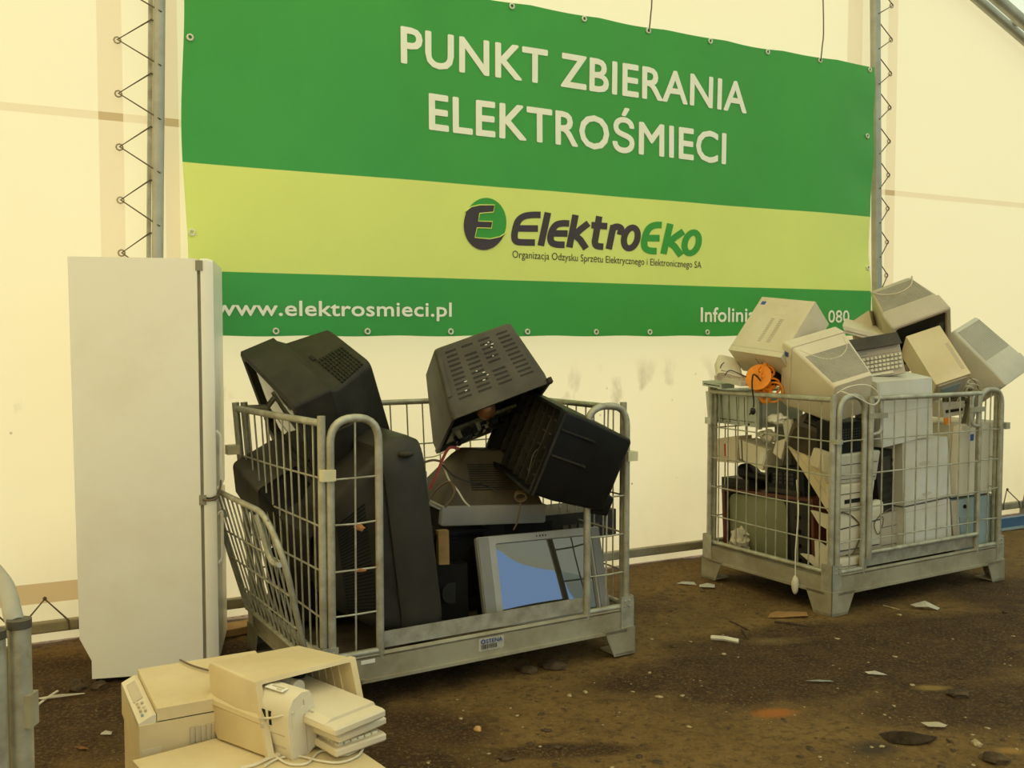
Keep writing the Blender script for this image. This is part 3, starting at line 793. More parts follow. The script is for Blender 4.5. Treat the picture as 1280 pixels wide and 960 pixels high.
# ------------------------------------------------------------------ the mesh cages
CX = V((0.857, 0.515, 0)).normalized(); CY = V((-CX.y, CX.x, 0))
def cage(FL, W, D, lean, label, gate, texts):
    FL = V((*FL, 0))
    t = thing('mesh_cage', label, 'cage', FL + CX * W / 2 + CY * D / 2, 'galvanised mesh cages of electronic scrap')
    def Q(s, d, z):                                # cage space: along the front, into the depth, up
        k = max(0, min(1, d / D)) * max(0, 1 - s / W) * max(0, z - 0.2)
        return FL + CX * s + CY * d + V((0, 0, z)) + V(lean) * k
    L_ = lambda s0, s1, d0, d1, z0, z1: (lambda u, v, w: Q(s0 + (s1 - s0) * u, d0 + (d1 - d0) * v, z0 + (z1 - z0) * w))
    # deck and beams
    bm = new(); box(bm, L_(0.03, W - 0.03, 0.03, D - 0.03, 0.165, 0.18), 0, 1, 0, 1, 0, 1); link('deck', bm, M['deck'], t)
    for (s0, s1, d0, d1, ax) in ((0.04, W - 0.04, 0.0, 0.045, 0), (0.04, W - 0.04, D - 0.045, D, 0), (0, 0.045, 0.04, D - 0.04, 1), (W - 0.045, W, 0.04, D - 0.04, 1)):
        bm = new()
        out = -1 if (d0 == 0.0 or s0 == 0) else 1
        # an open channel: top flange, web and a lower lip
        if ax == 0:
            o = 0.0 if out < 0 else d1 - 0.004
            box(bm, L_(s0, s1, o, o + 0.004, 0.105, 0.205), 0, 1, 0, 1, 0, 1)
            box(bm, L_(s0, s1, d0, d1, 0.2, 0.205), 0, 1, 0, 1, 0, 1)
            e = d0 - 0.012 if out < 0 else d1 - 0.004
            box(bm, L_(s0, s1, e, e + 0.016, 0.105, 0.118), 0, 1, 0, 1, 0, 1)
        else:
            o = 0.0 if out < 0 else s1 - 0.004
            box(bm, L_(o, o + 0.004, d0, d1, 0.105, 0.205), 0, 1, 0, 1, 0, 1)
            box(bm, L_(s0, s1, d0, d1, 0.2, 0.205), 0, 1, 0, 1, 0, 1)
            e = s0 - 0.012 if out < 0 else s1 - 0.004
            box(bm, L_(e, e + 0.016, d0, d1, 0.105, 0.118), 0, 1, 0, 1, 0, 1)
        link('base_beam', bm, M['galvd'], t)
    # folded corner feet with sloping cheeks
    for sx, dy in ((0, 0), (1, 0), (0, 1), (1, 1)):
        s0 = -0.012 if sx == 0 else W + 0.012; d0 = -0.012 if dy == 0 else D + 0.012
        a = 1 if sx == 0 else -1; b = 1 if dy == 0 else -1
        bm = new()
        for along in (0, 1):
            pts = [(0, 0.125), (0.185, 0.125), (0.125, -0.004), (0.0, -0.004)]
            th = 0.006
            f0 = []; f1 = []
            for k, z in pts:
                if along == 0:
                    f0.append(bm.verts.new(Q(s0 + a * k, d0, z))); f1.append(bm.verts.new(Q(s0 + a * k, d0 + b * th, z)))
                else:
                    f0.append(bm.verts.new(Q(s0, d0 + b * k, z))); f1.append(bm.verts.new(Q(s0 + a * th, d0 + b * k, z)))
            bm.faces.new(f0); bm.faces.new(f1[::-1])
            for i in range(4): bm.faces.new((f0[i], f0[(i + 1) % 4], f1[(i + 1) % 4], f1[i]))
        box(bm, L_(s0, s0 + a * 0.12, d0, d0 + b * 0.12, 0.0, 0.008), 0, 1, 0, 1, 0, 1)
        link('foot', bm, M['galvd'], t)
        bm = new()
        sb = s0 + a * 0.006; db = d0 + b * 0.006
        box(bm, L_(sb, sb + a * 0.075, db, db + b * 0.006, 0.12, 0.27), 0, 1, 0, 1, 0, 1)
        box(bm, L_(sb, sb + a * 0.006, db, db + b * 0.075, 0.12, 0.27), 0, 1, 0, 1, 0, 1)
        for z in (0.225, 0.25):
            for q in (0.03, 0.055):
                blob(bm, Q(sb + a * q, db - b * 0.002, z), 0.006, 0.006, 0.006, 0, 1, 0)
        link('corner_bracket', bm, M['galv'], t)
    H = 1.175; ZW = (0.384, 0.565, 0.75, 0.935)
    wr = 0.0042; tr = 0.0165
    def frame_panel(a0, a1, n, name, side, arch=None, z0=0.222, zt=H, first=True):
        """a wire panel in a tube frame between two points of the cage's plan"""
        a0 = V((*a0, 0)); a1 = V((*a1, 0))
        X = lambda k, z: Q(a0.x + (a1.x - a0.x) * k, a0.y + (a1.y - a0.y) * k, z)
        bm = new()
        if arch == 'r':
            tube(bm, arc_path([X(0, 0.13), X(0, zt), X(1, zt), X(1, z0 - 0.03)], 0.10, 7), tr, 10)
        elif arch == 'l':
            tube(bm, arc_path([X(1, 0.13), X(1, zt), X(0, zt), X(0, z0 - 0.03)], 0.10, 7), tr, 10)
        else:
            tube(bm, [X(0, 0.13), X(0, zt + 0.012)], tr, 10); tube(bm, [X(1, 0.13), X(1, zt + 0.012)], tr, 10)
            tube(bm, [X(0, zt - tr), X(1, zt - tr)], tr * 0.9, 10)
        tube(bm, [X(0, z0), X(1, z0)], tr * 0.85, 10)
        p = link(name, bm, M['galv'], t, True)
        L1 = (a1 - a0).length
        bm = new()
        for i in range(1, n + 1):
            k = i / (n + 1)
            j = random.uniform(-0.006, 0.006) / L1
            tube(bm, [X(k + j, z0), X(k - j, zt - (0.02 if not arch else 0.012))], wr, 6)
        for z in ZW:
            if z < zt: tube(bm, [X(0, z + random.uniform(-.006, .006)), X(0.5, z), X(1, z + random.uniform(-.006, .006))], wr, 6)
        link('wire_grid', bm, M['galv'], p, True)
        return p
    i_ = 0.022
    frame_panel((i_, 0.03), (i_, D - i_), 11, 'side_panel', 0)
    frame_panel((W - i_, 0.05), (W - i_, D - i_), 11, 'side_panel', 0)
    frame_panel((0.06, D - i_), (W - 0.06, D - i_), 15, 'rear_panel', 0)
    frame_panel((0.05, 0.014), (0.255, 0.014), 1, 'front_panel', 0, 'r')
    frame_panel((W - 0.255, 0.014), (W - 0.03, 0.014), 1 if gate else 1, 'front_panel', 0, 'l')
    # kick plate and bottom tube of the front
    bm = new(); box(bm, L_(0.262, W - 0.262, 0.022, 0.030, 0.226, 0.292), 0, 1, 0, 1, 0, 1); bevel(bm, 0.003, 1)
    link('kick_plate', bm, M['galv'], t)
    bm = new(); tube(bm, [Q(0.06, 0.012, 0.208), Q(W - 0.06, 0.012, 0.208)], 0.011, 8); link('bottom_tube', bm, M['galvd'], t, True)
    def clip(p, m, sx=0.028, sz=0.022):
        bm = new(); box(bm, lambda u, v, w: p + CX * ((u - .5) * 2 * sx) + CY * ((v - .5) * 0.05) + V((0, 0, (w - .5) * 2 * sz)), 0, 1, 0, 1, 0, 1); bevel(bm, 0.006, 2)
        x = link('hinge_clip', bm, m, t); return x
    if gate:
        s0, s1, z0, z1 = 0.282, W - 0.275, 0.31, H - 0.005
        X = lambda s, z: Q(s, -0.006, z)
        bm = new()
        tube(bm, [X(s0, z0 - 0.03), X(s0, z1)], 0.0165, 10)
        tube(bm, [X(s0, z1 - 0.012), X(s1, z1 - 0.012)], 0.0145, 10); tube(bm, [X(s0, z0), X(s1, z0)], 0.0125, 10); tube(bm, [X(s1, z0 - 0.02), X(s1, z1 - 0.2)], 0.0125, 10)
        gt = link('gate', bm, M['galv'], t, True)
        bm = new()
        for i in range(1, 10): tube(bm, [X(s0 + (s1 - s0) * i / 10, z0), X(s0 + (s1 - s0) * i / 10, z1)], wr, 6)
        for z in ZW[0:4]:
            if z > z0: tube(bm, [X(s0, z), X(s1, z)], wr, 6)
        link('wire_grid', bm, M['galv'], gt, True)
        for sc, d in ((s0 + 0.045, 1), (s1 - 0.045, -1)):
            bm = new()
            tube(bm, arc_path([X(sc - d * 0.03, z1 + 0.0), X(sc - d * 0.03, z1 - 0.10), X(sc + 0 * d, z1 - 0.10), X(sc + 0 * d, z1 - 0.10)], 0.02), 0.01, 8)
            tube(bm, arc_path([X(sc - d * 0.015, z1 - 0.02), X(sc + d * 0.03, z1 - 0.02), X(sc + d * 0.045, z1 - 0.20), X(sc - d * 0.04, z1 - 0.21)], 0.05, 5), 0.0105, 8)
            link('handle', bm, M['galv'], gt, True)
            bm = new(); box(bm, lambda u, v, w: X(sc - 0.075 + 0.15 * u, z1 - 0.12 + 0.028 * w) - CY * (0.012 + 0.005 * v), 0, 1, 0, 1, 0, 1)
            link('latch', bm, M['galvd'], gt)
        clip(Q(0.03, 0.01, 0.935), M['galv'], 0.02, 0.012); clip(Q(W - 0.0, 0.01, 0.95), M['galv'], 0.02, 0.02)
        clip(Q(-0.01, D - 0.05, 0.98), M['galv'], 0.016, 0.02)
    else:
        for p, m in ((Q(0.035, 0.012, 0.955), M['clip']), (Q(W - 0.012, 0.01, 0.935), M['clip']), (Q(-0.012, D - 0.02, 0.965), M['clip'])): clip(p, m)
        # the folded gate hooked on the outside of the side, its top leaning out
        t0, t1, zt = 0.10, 0.96, 0.80
        O = lambda d, z: Q(0, d, z) - CX * (0.02 + 0.125 * max(0, (z - 0.2)) / 0.6)
        bm = new()
        tube(bm, arc_path([O(t1, 0.2), O(t1, zt), O(t0 + 0.12, zt - 0.01), O(t0 + 0.0, zt - 0.17), O(t0 + 0.02, 0.2)], 0.09, 6), 0.0125, 10)
        tube(bm, [O(t0 + 0.02, 0.205), O(t1, 0.205)], 0.011, 8)
        gt = link('folded_gate', bm, M['galv'], t, True)
        bm = new()
        for i in range(1, 13):
            k = t0 + 0.03 + (t1 - t0 - 0.03) * i / 13
            tube(bm, [O(k, 0.205), O(k, zt - 0.01 - (0.10 * max(0, (t0 + 0.12 - k) / 0.12)))], wr, 6)
        for z in (0.32, 0.46, 0.60): tube(bm, [O(t0 + 0.01, z), O(t1, z)], wr, 6)
        link('wire_grid', bm, M['galv'], gt, True)
        bm = new(); tube(bm, arc_path([O(t0 + 0.16, zt - 0.02) - CX * .02, O(t0 + 0.13, zt - 0.2) - CX * .02, O(t0 + 0.06, zt - 0.21) - CX * .02, O(t0 + 0.01, zt - 0.2) - CX * .02], 0.05, 5), 0.012, 8)
        link('handle', bm, M['galv'], gt, True)
        bm = new(); box(bm, lambda u, v, w: O(t1 - 0.05 + 0.07 * u, 0.66 + 0.035 * w) - CX * (0.02 - 0.05 * v), 0, 1, 0, 1, 0, 1); bevel(bm, .004, 1)
        link('hook', bm, M['galvd'], gt)
        # rust flakes on two cross wires
        for s, z in ((0.165, 0.735), (0.17, 0.562)):
            bm = new(); blob(bm, Q(s, 0.008, z), 0.022 if z > .7 else 0.026, 0.006, 0.014 if z > .7 else 0.007, int(z * 50), 2, 0.5)
            link('rust_flake', bm, M['rust'], t)
        # the owner's plate
        ps = 0.705; pw, ph = 0.125, 0.058; pz = 0.139
        X = lambda s, z, o=0.0: Q(s, -0.0015 - o, z)
        bm = new()
        pts = [(0, 0.10), (0.08, 0), (0.22, 0.0), (0.36, 0.05), (0.45, .02), (0.62, .04), (0.92, 0.0), (1, 0.10), (1, 0.94), (0.97, 1), (0.05, 1), (0, 0.92)]
        bm.faces.new([bm.verts.new(X(ps + a * pw, pz + b * ph)) for a, b in pts])
        bmesh.ops.solidify(bm, geom=bm.faces[:], thickness=0.0012)
        pl = link('owner_label', bm, M['paper'], t)
        fn = lambda u, z: X(u, z, 0.0016)
        lettering('label_lettering', 'STENA', fn, ps + 0.035, ps + 0.117, pz + 0.034, 0.017, M['ink_blue'], pl, 0.015)
        bm = new(); tube(bm, [X(ps + 0.021 + 0.009 * math.cos(j * math.pi / 4), pz + 0.0425 + 0.009 * math.sin(j * math.pi / 4), .0015) for j in range(8)], 0.0022, 5, True)
        link('label_roundel', bm, M['ink_blue'], pl)
        bm = new(); s = ps + 0.012; rr = random.Random(3)
        while s < ps + 0.085:
            w_ = rr.choice((0.0016, 0.003, 0.0045))
            quad(bm, X(s, pz + 0.010, .0016), X(s + w_, pz + 0.010, .0016), X(s + w_, pz + 0.029, .0016), X(s, pz + 0.029, .0016))
            s += w_ + rr.choice((0.002, 0.0035))
        link('barcode', bm, M['ink_dark'], pl)
        bm = new(); box(bm, lambda u, v, w: X(0.165 + 0.06 * u, 0.181 + 0.016 * w, 0.001 * v), 0, 1, 0, 1, 0, 1); link('paper_sticker', bm, M['paper'], t)
    return t, Q
cageL, QL = cage((-0.748, 3.71), 1.54, 1.0, (-0.075, -0.045, 0), 'galvanised mesh cage with its front gate folded aside, holding black televisions', False, True)
cageR, QR = cage((1.715, 5.085), 1.54, 1.0, (0, 0, 0), 'closed galvanised mesh cage piled high with beige monitors and computers', True, False)

# ------------------------------------------------------------------ builders for the scrap
def prism(P, pts, t0=0.0, t1=1.0, bm=None):
    """a (u, w) outline pushed through the depth v"""
    bm = bm or new()
    a = [bm.verts.new(P(u, t0, w)) for u, w in pts]; b = [bm.verts.new(P(u, t1, w)) for u, w in pts]
    bm.faces.new(a); bm.faces.new(b[::-1])
    for i in range(len(pts)): bm.faces.new((a[i], a[(i + 1) % len(pts)], b[(i + 1) % len(pts)], b[i]))
    return bm

def surf_top(m, rw, ru1, u, v):
    k = max(0.0, (v - m) / (1 - m))
    return .5 + (u - .5) * (1 + (rw - 1) * k), 1 + (ru1 - 1) * k

def dash(bm, P, S, u0, u1, v0, v1, o0=-0.004, o1=0.006):
    """a slot or bar lying on a slanted face S(u, v) -> (u, w)"""
    c = []
    for o in (o0, o1):
        for u, v in ((u0, v0), (u1, v0), (u1, v1), (u0, v1)):
            a, w = S(u, v); c.append(bm.verts.new(P(a, v, w + o)))
    for f in ((0, 1, 2, 3), (4, 7, 6, 5), (0, 4, 5, 1), (1, 5, 6, 2), (2, 6, 7, 3), (3, 7, 4, 0)):
        bm.faces.new([c[i] for i in f])

def screen_mesh(P, u0, u1, w0, w1, v=0.03, bulge=0.035, n=10):
    bm = new(); g = []
    for i in range(n + 1):
        r = []
        for j in range(n + 1):
            a = j / n; b = i / n
            d = bulge * (1 - (2 * a - 1) ** 2) * (1 - (2 * b - 1) ** 2)
            r.append(bm.verts.new(P(u0 + (u1 - u0) * a, v - d, w0 + (w1 - w0) * b)))
        g.append(r)
    for i in range(n):
        for j in range(n): bm.faces.new((g[i][j], g[i][j + 1], g[i + 1][j + 1], g[i + 1][j]))
    return bm

def crt(name, label, cat, P, ms, mb, msc, m=0.3, rw=0.7, ru=(0.15, 0.9), bord=(0.09, 0.09, 0.14, 0.09), group=None, r=0.05, hump=None, mid=None):
    """a tube set: bezel ring, curved screen, tapering rear shell"""
    t = thing(name, label, cat, base_of(P), group)
    a, b, c, d = bord                                  # left right bottom top
    bm = new()
    loft(bm, P, [(0.07, a, 1 - b, c, 1 - d, .05), (0.012, a - .012, 1 - b + .012, c - .012, 1 - d + .012, .05), (0.0, a - .03, 1 - b + .03, c - .03, 1 - d + .03, .05),
                 (0.0, .018, .982, .018, .982, r), (0.02, 0, 1, 0, 1, r), (m, 0, 1, 0, 1, r), (m, .02, .98, .02, .98, r)], 4, False, False)
    bz = link('bezel', bm, mb, t, True)
    link('screen', screen_mesh(P, a - .004, 1 - b + .004, c - .004, 1 - d + .004, 0.055), msc, t, True)
    bm = new()
    x0, x1 = .5 - rw / 2, .5 + rw / 2
    secs = [(m - .005, .015, .985, .015, .985, r)]
    if mid: secs.append(mid)
    secs += [(0.97, x0, x1, ru[0], ru[1], .08), (1.0, x0 + .02, x1 - .02, ru[0] + .02, ru[1] - .02, .08)]
    loft(bm, P, secs, 4)
    link('rear_shell', bm, ms, t, True)
    bm = new()
    for k in range(4): box(bm, P, .70 + .05 * k, .73 + .05 * k, -0.012, 0.01, c * .35, c * .35 + .03)
    link('control_buttons', bm, mb, t)
    return t

def grooves(t, P, S, m, u0, u1, v0, v1, n, fill=0.5, cols=1):
    bm = new()
    for c in range(cols):
        a = u0 + (u1 - u0) * c / cols; b = a + (u1 - u0) / cols * (0.8 if cols > 1 else 1)
        for i in range(n):
            v = v0 + (v1 - v0) * i / n
            dash(bm, P, S, a, b, v, v + (v1 - v0) / n * fill)
    return link('cooling_vents', bm, m, t)

def hollow(name, P, m, rw, ru, wall=0.03, deep=0.9, parent=None, r=0.06, flange=0.012, mm=0.12):
    x0, x1 = .5 - rw / 2, .5 + rw / 2
    q = wall
    bm = new()
    loft(bm, P, [(deep, x0 + q, x1 - q, ru[0] + q, ru[1] - q, r), (mm, q, 1 - q, q, 1 - q, r), (0.0, q, 1 - q, q, 1 - q, r), (0.0, -flange, 1 + flange, -flange, 1 + flange, r), (0.045, -flange, 1 + flange, -flange, 1 + flange, r),
                 (0.05, 0, 1, 0, 1, r), (mm, 0, 1, 0, 1, r), (0.97, x0, x1, ru[0], ru[1], r), (1.0, x0 + .02, x1 - .02, ru[0] + .02, ru[1] - .02, r)], 4)
    return link(name, bm, m, parent, True)

def pc_case(name, label, P, m, group='steel computer cases in the closed cage', face=None, cat='computer case', bev=0.004):
    t = thing(name, label, cat, base_of(P), group)
    bm = new(); box(bm, P, 0, 1, 0, 1, 0, 1); bevel(bm, bev, 2)
    b = link('housing', bm, m, t, True)
    return t

def wire(bm, pts, r=0.003, sub=6, n=5): tube(bm, smooth_path(pts, sub), r, n)

# ------------------------------------------------------------------ what the open cage holds
def cl(s, d, z): return QL(s, d, z)

# the black set perched on the cage corner
P = Ppose((-0.878, 4.440, 1.168), (0.70, 0.413, 0.535), (0.539, -0.782, -0.313, 0.824, 0.413, 0.388, -0.174, -0.467, 0.867))
t = crt('tube_television', 'black tube television perched tilted on the cage corner beside the white fridge, screen facing down', 'television', P, M['blackd'], M['blackd'], M['screen'], 0.42, 0.70, (0.15, 0.97), (.07, .07, .17, .07), 'black televisions in the open cage', 0.03, None, (0.52, 0.05, 0.95, 0.05, 0.93, .03))
S = lambda u, v: surf_top(0.52, 0.74, 0.97 / 0.93, u, v)
S2 = lambda u, v: (S(u, v)[0], 0.93 + 0.04 * (v - .52) / .48 + 0.004)
grooves(t, P, S2, M['black'], 0.50, 0.94, 0.60, 0.93, 9, 0.5, 8)
bm = new(); dash(bm, P, S2, 0.40, 0.48, 0.57, 0.61); link('broken_hole', bm, M['dark'], t)
bm = new()
for k in range(7): box(bm, P, .12 + .0 * k, .88, -0.012, 0.0, .03 + .017 * k, .036 + .017 * k)
link('speaker_grille', bm, M['greyp'], t)
bm = new(); box(bm, P, 1.0, 1.004, .25, .55, .62, .635); link('side_seam', bm, M['greyp'], t)

# the set thrust in beneath it, its rear end to the tent wall
P = Paxis(at(436, 672, 4.30), at(320, 587, 4.60), (-0.2, -0.35, 0.9), 0.46, 0.36)
t = crt('tube_television', 'black tube television wedged under the perched set, dusty grey rear end upward', 'television', P, M['black'], M['blackd'], M['screen_k'], 0.3, 0.55, (0.36, 0.84), group='black televisions in the open cage')
bm = new(); loft(bm, P, [(0.62, .115, .885, .18, .93, .06), (0.98, .205, .795, .34, .86, .08), (1.01, .24, .76, .38, .83, .1)], 4); link('rear_cap', bm, M['greyp'], t, True)

P = Paxis(cl(0.42, 0.80, 0.40), cl(0.08, 0.62, 0.38), (0, 0, 1), 0.46, 0.40)
t = crt('tube_television', 'small black tube television on the cage deck behind the leaning folded gate', 'television', P, M['black'], M['blackd'], M['screen_k'], 0.3, 0.6, (0.1, 0.85), group='black televisions in the open cage')

# the big one standing on its side
upv = (V((0, 0, 1)) - CX * 0.24).normalized()
fc = cl(0.545, 0.30, 0.655); rc = cl(0.11, 0.33, 0.60)
P = Paxis(fc, rc, upv, 0.52, 0.88)
t = thing('tube_television', 'big charcoal tube television standing on its side in the open cage, rounded front frame outward', 'television', base_of(P), 'black televisions in the open cage')
bm = new()
loft(bm, P, [(-0.02, .10, .90, .06, .94, .12), (0.0, .05, .95, .03, .97, .14), (0.10, 0, 1, 0, 1, .16), (0.30, -.01, 1.01, 0.0, 1, .18), (0.42, .02, .98, .03, .97, .18), (0.43, .06, .94, .06, .94, .18)], 6)
link('front_frame', bm, M['char'], t, True)
link('screen', screen_mesh(P, .12, .88, .10, .9, -0.025, 0.03), M['screen_k'], t, True)
bm = new()
loft(bm, P, [(0.40, .05, .95, .05, .95, .12), (0.62, .03, .92, .10, .88, .10), (0.95, .14, .80, .22, .76, .10), (1.0, .18, .76, .26, .72, .1)], 5)
rs = link('rear_shell', bm, M['blackd'], t, True)
bm = new()
sideu = 1.0 if (P(1, .5, .5) - CAM).length < (P(0, .5, .5) - CAM).length else 0.0
for k in range(30):
    w = 0.20 + 0.018 * k
    us = lambda v: (0.92 + (0.80 - 0.92) * (v - .62) / .33) if sideu else (0.03 + (0.14 - 0.03) * (v - .62) / .33)
    sg = 1 if sideu else -1
    q = [bm.verts.new(P(us(v) + sg * o, v, ww)) for o in (-.004, .008) for v, ww in ((.64, w), (.90, .3 + (w - .3) * .8), (.90, .3 + (w - .3) * .8 + .006), (.64, w + .008))]
    for f in ((0, 1, 2, 3), (4, 7, 6, 5), (0, 4, 5, 1), (1, 5, 6, 2), (2, 6, 7, 3), (3, 7, 4, 0)): bm.faces.new([q[i] for i in f])
link('cooling_vents', bm, M['black'], t)
bm = new(); c0 = P(sideu + (0.012 if sideu else -0.012), .2, .93)
blob(bm, c0, .035, .035, .016, 4, 2, 0.05); link('corner_knob', bm, M['blackd'], t, True)

# deep in the cage, a black set added as dark filler, others lean on it
P = Paxis(cl(0.80, 0.42, 0.385), cl(0.78, 0.88, 0.385), (0, 0, 1), 0.42, 0.39)
t = crt('tube_television', 'added black tube television filling the dark on the cage deck, left of the silver set', 'television', P, M['black'], M['black'], M['screen_k'], 0.35, 0.7, (0.1, 0.9), group='black televisions in the open cage')

# silver set facing out
P = Ppose((0.084, 4.624, 0.308), (0.632, 0.40, 0.432), (0.926, 0.377, 0.007, -0.357, 0.883, -0.305, -0.122, 0.280, 0.952))
t = thing('tube_television', 'silver framed tube television leaning back in the open cage, sky mirrored in its screen', 'television', base_of(P))
bm = new()
loft(bm, P, [(0.06, .15, .90, .10, .905, .02), (0.0, .14, .91, .09, .915, .02), (0.0, .008, .992, .008, .992, .02), (0.014, 0, 1, 0, 1, .02), (0.10, 0, 1, 0, 1, .02), (0.10, .02, .98, .02, .98, .02)], 3, False, False)
link('bezel', bm, M['silver'], t, True)
link('screen', screen_mesh(P, .146, .904, .096, .909, 0.045, 0.012, 14), M['screen'], t, True)
for a, b in ((.006, .088), (.925, .994)):
    bm = new(); box(bm, P, a, b, -0.012, 0.01, .012, .988); bevel(bm, .002, 1); link('speaker_strip', bm, M['silverd'], t)
bm = new(); loft(bm, P, [(0.095, .01, .99, .01, .99, .03), (0.35, .02, .98, .02, .96, .05), (0.96, .2, .8, .15, .78, .08), (1.0, .22, .78, .18, .75, .08)], 4)
link('rear_shell', bm, M['black'], t, True)
bm = new()
for k, w_ in enumerate((.008, .012, .012, .010)): box(bm, P, .47 + .024 * k, .47 + .024 * k + w_, -0.004, 0.002, .945, .965)
link('maker_mark', bm, M['ink_dark'], t)

# flat black filler standing in for the top casing of the silver set
P = Pquad(*[at(px, py, Y) for px, py, Y in ((606, 652, 4.70), (770, 636, 4.92), (770, 668, 4.92), (606, 684, 4.70))], V((-0.14, 0.24, 0.0)))
t = thing('casing_filler', 'flat black filler standing in for the casing above the silver television frame', 'casing filler', base_of(P))
bm = new(); box(bm, P, 0, 1, 0, 1, 0, 1); bevel(bm, .003, 1); link('housing', bm, M['blackd'], t)
bm = new(); box(bm, P, .15, .5, -.02, .02, .45, .8); link('filler_slot', bm, M['dark'], t)
bm = new()
for k in range(6): box(bm, P, .58 + .06 * k, .62 + .06 * k, -.03, .01, .3, .55)
link('button', bm, M['greyp'], t)

# the set lying on its face, cables over it
fcp = V((-0.176, 4.77, 0.60))
P = Paxis(fcp, fcp + V((0.02, 0, 0.335)), (0.433, -0.90, 0), 0.555, 0.43)
t = thing('tube_television', 'silver framed television lying face down, brown back up, cables strewn over it', 'television', base_of(P))
bm = new(); loft(bm, P, [(0.0, .01, .99, .01, .99, .02), (0.02, 0, 1, 0, 1, .02), (0.27, 0, 1, 0, 1, .02), (0.28, .02, .98, .02, .98, .02)], 3)
link('bezel', bm, M['silver'], t, True)
bm = new(); loft(bm, P, [(0.27, .02, .98, .02, .98, .05), (0.42, .06, .95, .06, .93, .08), (0.90, .28, .74, .26, .68, .12), (1.0, .34, .68, .32, .62, .2)], 5)
link('rear_shell', bm, M['brownp'], t, True)
bm = new()
for k in range(12):
    v = .48 + .03 * k
    k2 = (v - .42) / .48; w = .93 + (.68 - .93) * k2
    box(bm, P, .30, .72, v, v + .012, w - .004, w + .008)
link('cooling_vents', bm, M['blackd'], t)
bm = new(); box(bm, P, 1.0, 1.02, .02, .24, .05, .6); link('side_socket_panel', bm, M['blackd'], t)

# light edge of a broken frame beside it
P = None
t = thing('broken_frame', 'thin pale edge of a broken frame beside the face down television', 'plastic frame', at(540, 662, 4.5))
bm = new()
tube(bm, [at(524, 583, 4.62), at(532, 590, 4.58), at(533.5, 629, 4.5), at(551, 637, 4.47)], 0.006, 5)
link('edge_strip', bm, M['silver'], t)
bm = new()
quad(bm, at(524, 584, 4.64), at(532, 591, 4.60), at(533.5, 630, 4.52), at(526, 640, 4.56))
quad(bm, at(533.5, 631, 4.52), at(551, 638, 4.48), at(551, 662, 4.48), at(535, 655, 4.53))
bmesh.ops.solidify(bm, geom=bm.faces[:], thickness=0.004)
link('side_sheet', bm, M['greyp'], t)
# wooden prop below
P = Pquad(at(548, 664, 4.41), at(561, 663, 4.41), at(562, 706, 4.41), at(549, 707, 4.41), V((-0.015, 0.035, 0)))
t = thing('wooden_prop', 'short raw timber block propping the left corner of the face down television', 'wood block', base_of(P))
bm = new(); box(bm, P, 0, 1, 0, 1, 0, 1); bevel(bm, .002, 1); link('timber', bm, M['plank'], t)

P = Pquad(at(543, 707, 4.40), at(584, 704, 4.42), at(586, 775, 4.42), at(545, 778, 4.40), V((-0.03, 0.06, 0)))  # added black box, stands in for the dark below the block
t = thing('loudspeaker', 'small black filler box for the dark under the timber block', 'loudspeaker', base_of(P))  # added filler box for the dark, no real loudspeaker
bm = new(); box(bm, P, 0, 1, 0, 1, 0, 1); bevel(bm, .004, 2); link('housing', bm, M['black'], t)
bm = new(); q = P(.5, -.03, .5); n_ = (P(.5, 0, .5) - P(.5, 1, .5)).normalized(); tube(bm, [q - n_ * .01, q + n_ * .004], .05, 18); link('cone', bm, M['blackd'], t)

# empty grey back shell balanced on the heap
P = Ppose((-0.173, 4.726, 1.242), (0.502, 0.347, 0.60), (0.890, 0.326, 0.320, -0.411, 0.267, 0.871, 0.199, -0.907, 0.372))
t = thing('television_back_shell', 'empty grey television back shell balanced mouth down on the heap, slotted top outward', 'television shell', base_of(P))
hollow('shell', P, M['greyp'], 0.80, (0.42, 1.0), 0.022, 0.85, t, 0.05, 0.010, 0.16)
S = lambda u, v: (.5 + (u - .5) * (1 - 0.2 * max(0, (v - .16) / .81)), 1.0)
bm = new()
for c, (u0, u1) in enumerate(((.12, .25), (.32, .46), (.53, .67), (.76, .90))):
    for i in range(11):
        v = .22 + .066 * i
        if (c == 1 and i in (9,)) or (c == 2 and i in (4,)): continue
        dash(bm, P, S, u0, u1, v, v + .024, -.003, .003)
link('cooling_vents', bm, M['blackd'], t)
bm = new()
for u, v in ((.2, .3), (.22, .42), (.4, .35), (.43, .45), (.37, .5), (.46, .4), (.6, .62), (.58, .8), (.62, .82), (.65, .78), (.63, .74)):
    dash(bm, P, S, u, u + random.uniform(.01, .03), v, v + .012, -.002, .005)
link('white_flecks', bm, M['paper'], t)
bm = new()
dash(bm, P, S, .02, .06, .30, .88, -.002, .012); link('edge_rib', bm, M['greyp'], t)
bm = new(); box(bm, P, .10, .80, .05, .09, .10, .50); pb = link('circuit_board', bm, M['pcb'], t)
rr = random.Random(5)
for k in range(22):
    bm = new()
    u, w = rr.uniform(.12, .76), rr.uniform(.12, .46); h = rr.uniform(.03, .12)
    box(bm, P, u, u + rr.uniform(.02, .06), .05 - h, .06, w, w + rr.uniform(.03, .07))
    link('component', bm, M['black'], pb)
bm = new()
blob(bm, P(.45, .12, .62), .05, .05, .05, 2, 2, .05); link('transformer', bm, M['copper'], t, True)
for cx in (.99,):
    bm = new(); tube(bm, [P(cx, -.01, 1.02), P(cx, .06, 1.02)], 0.014, 10); tube(bm, [P(cx + .02, .0, .96), P(cx + .02, .05, .96)], 0.012, 8); link('screw_lug', bm, M['blackd'], t, True)

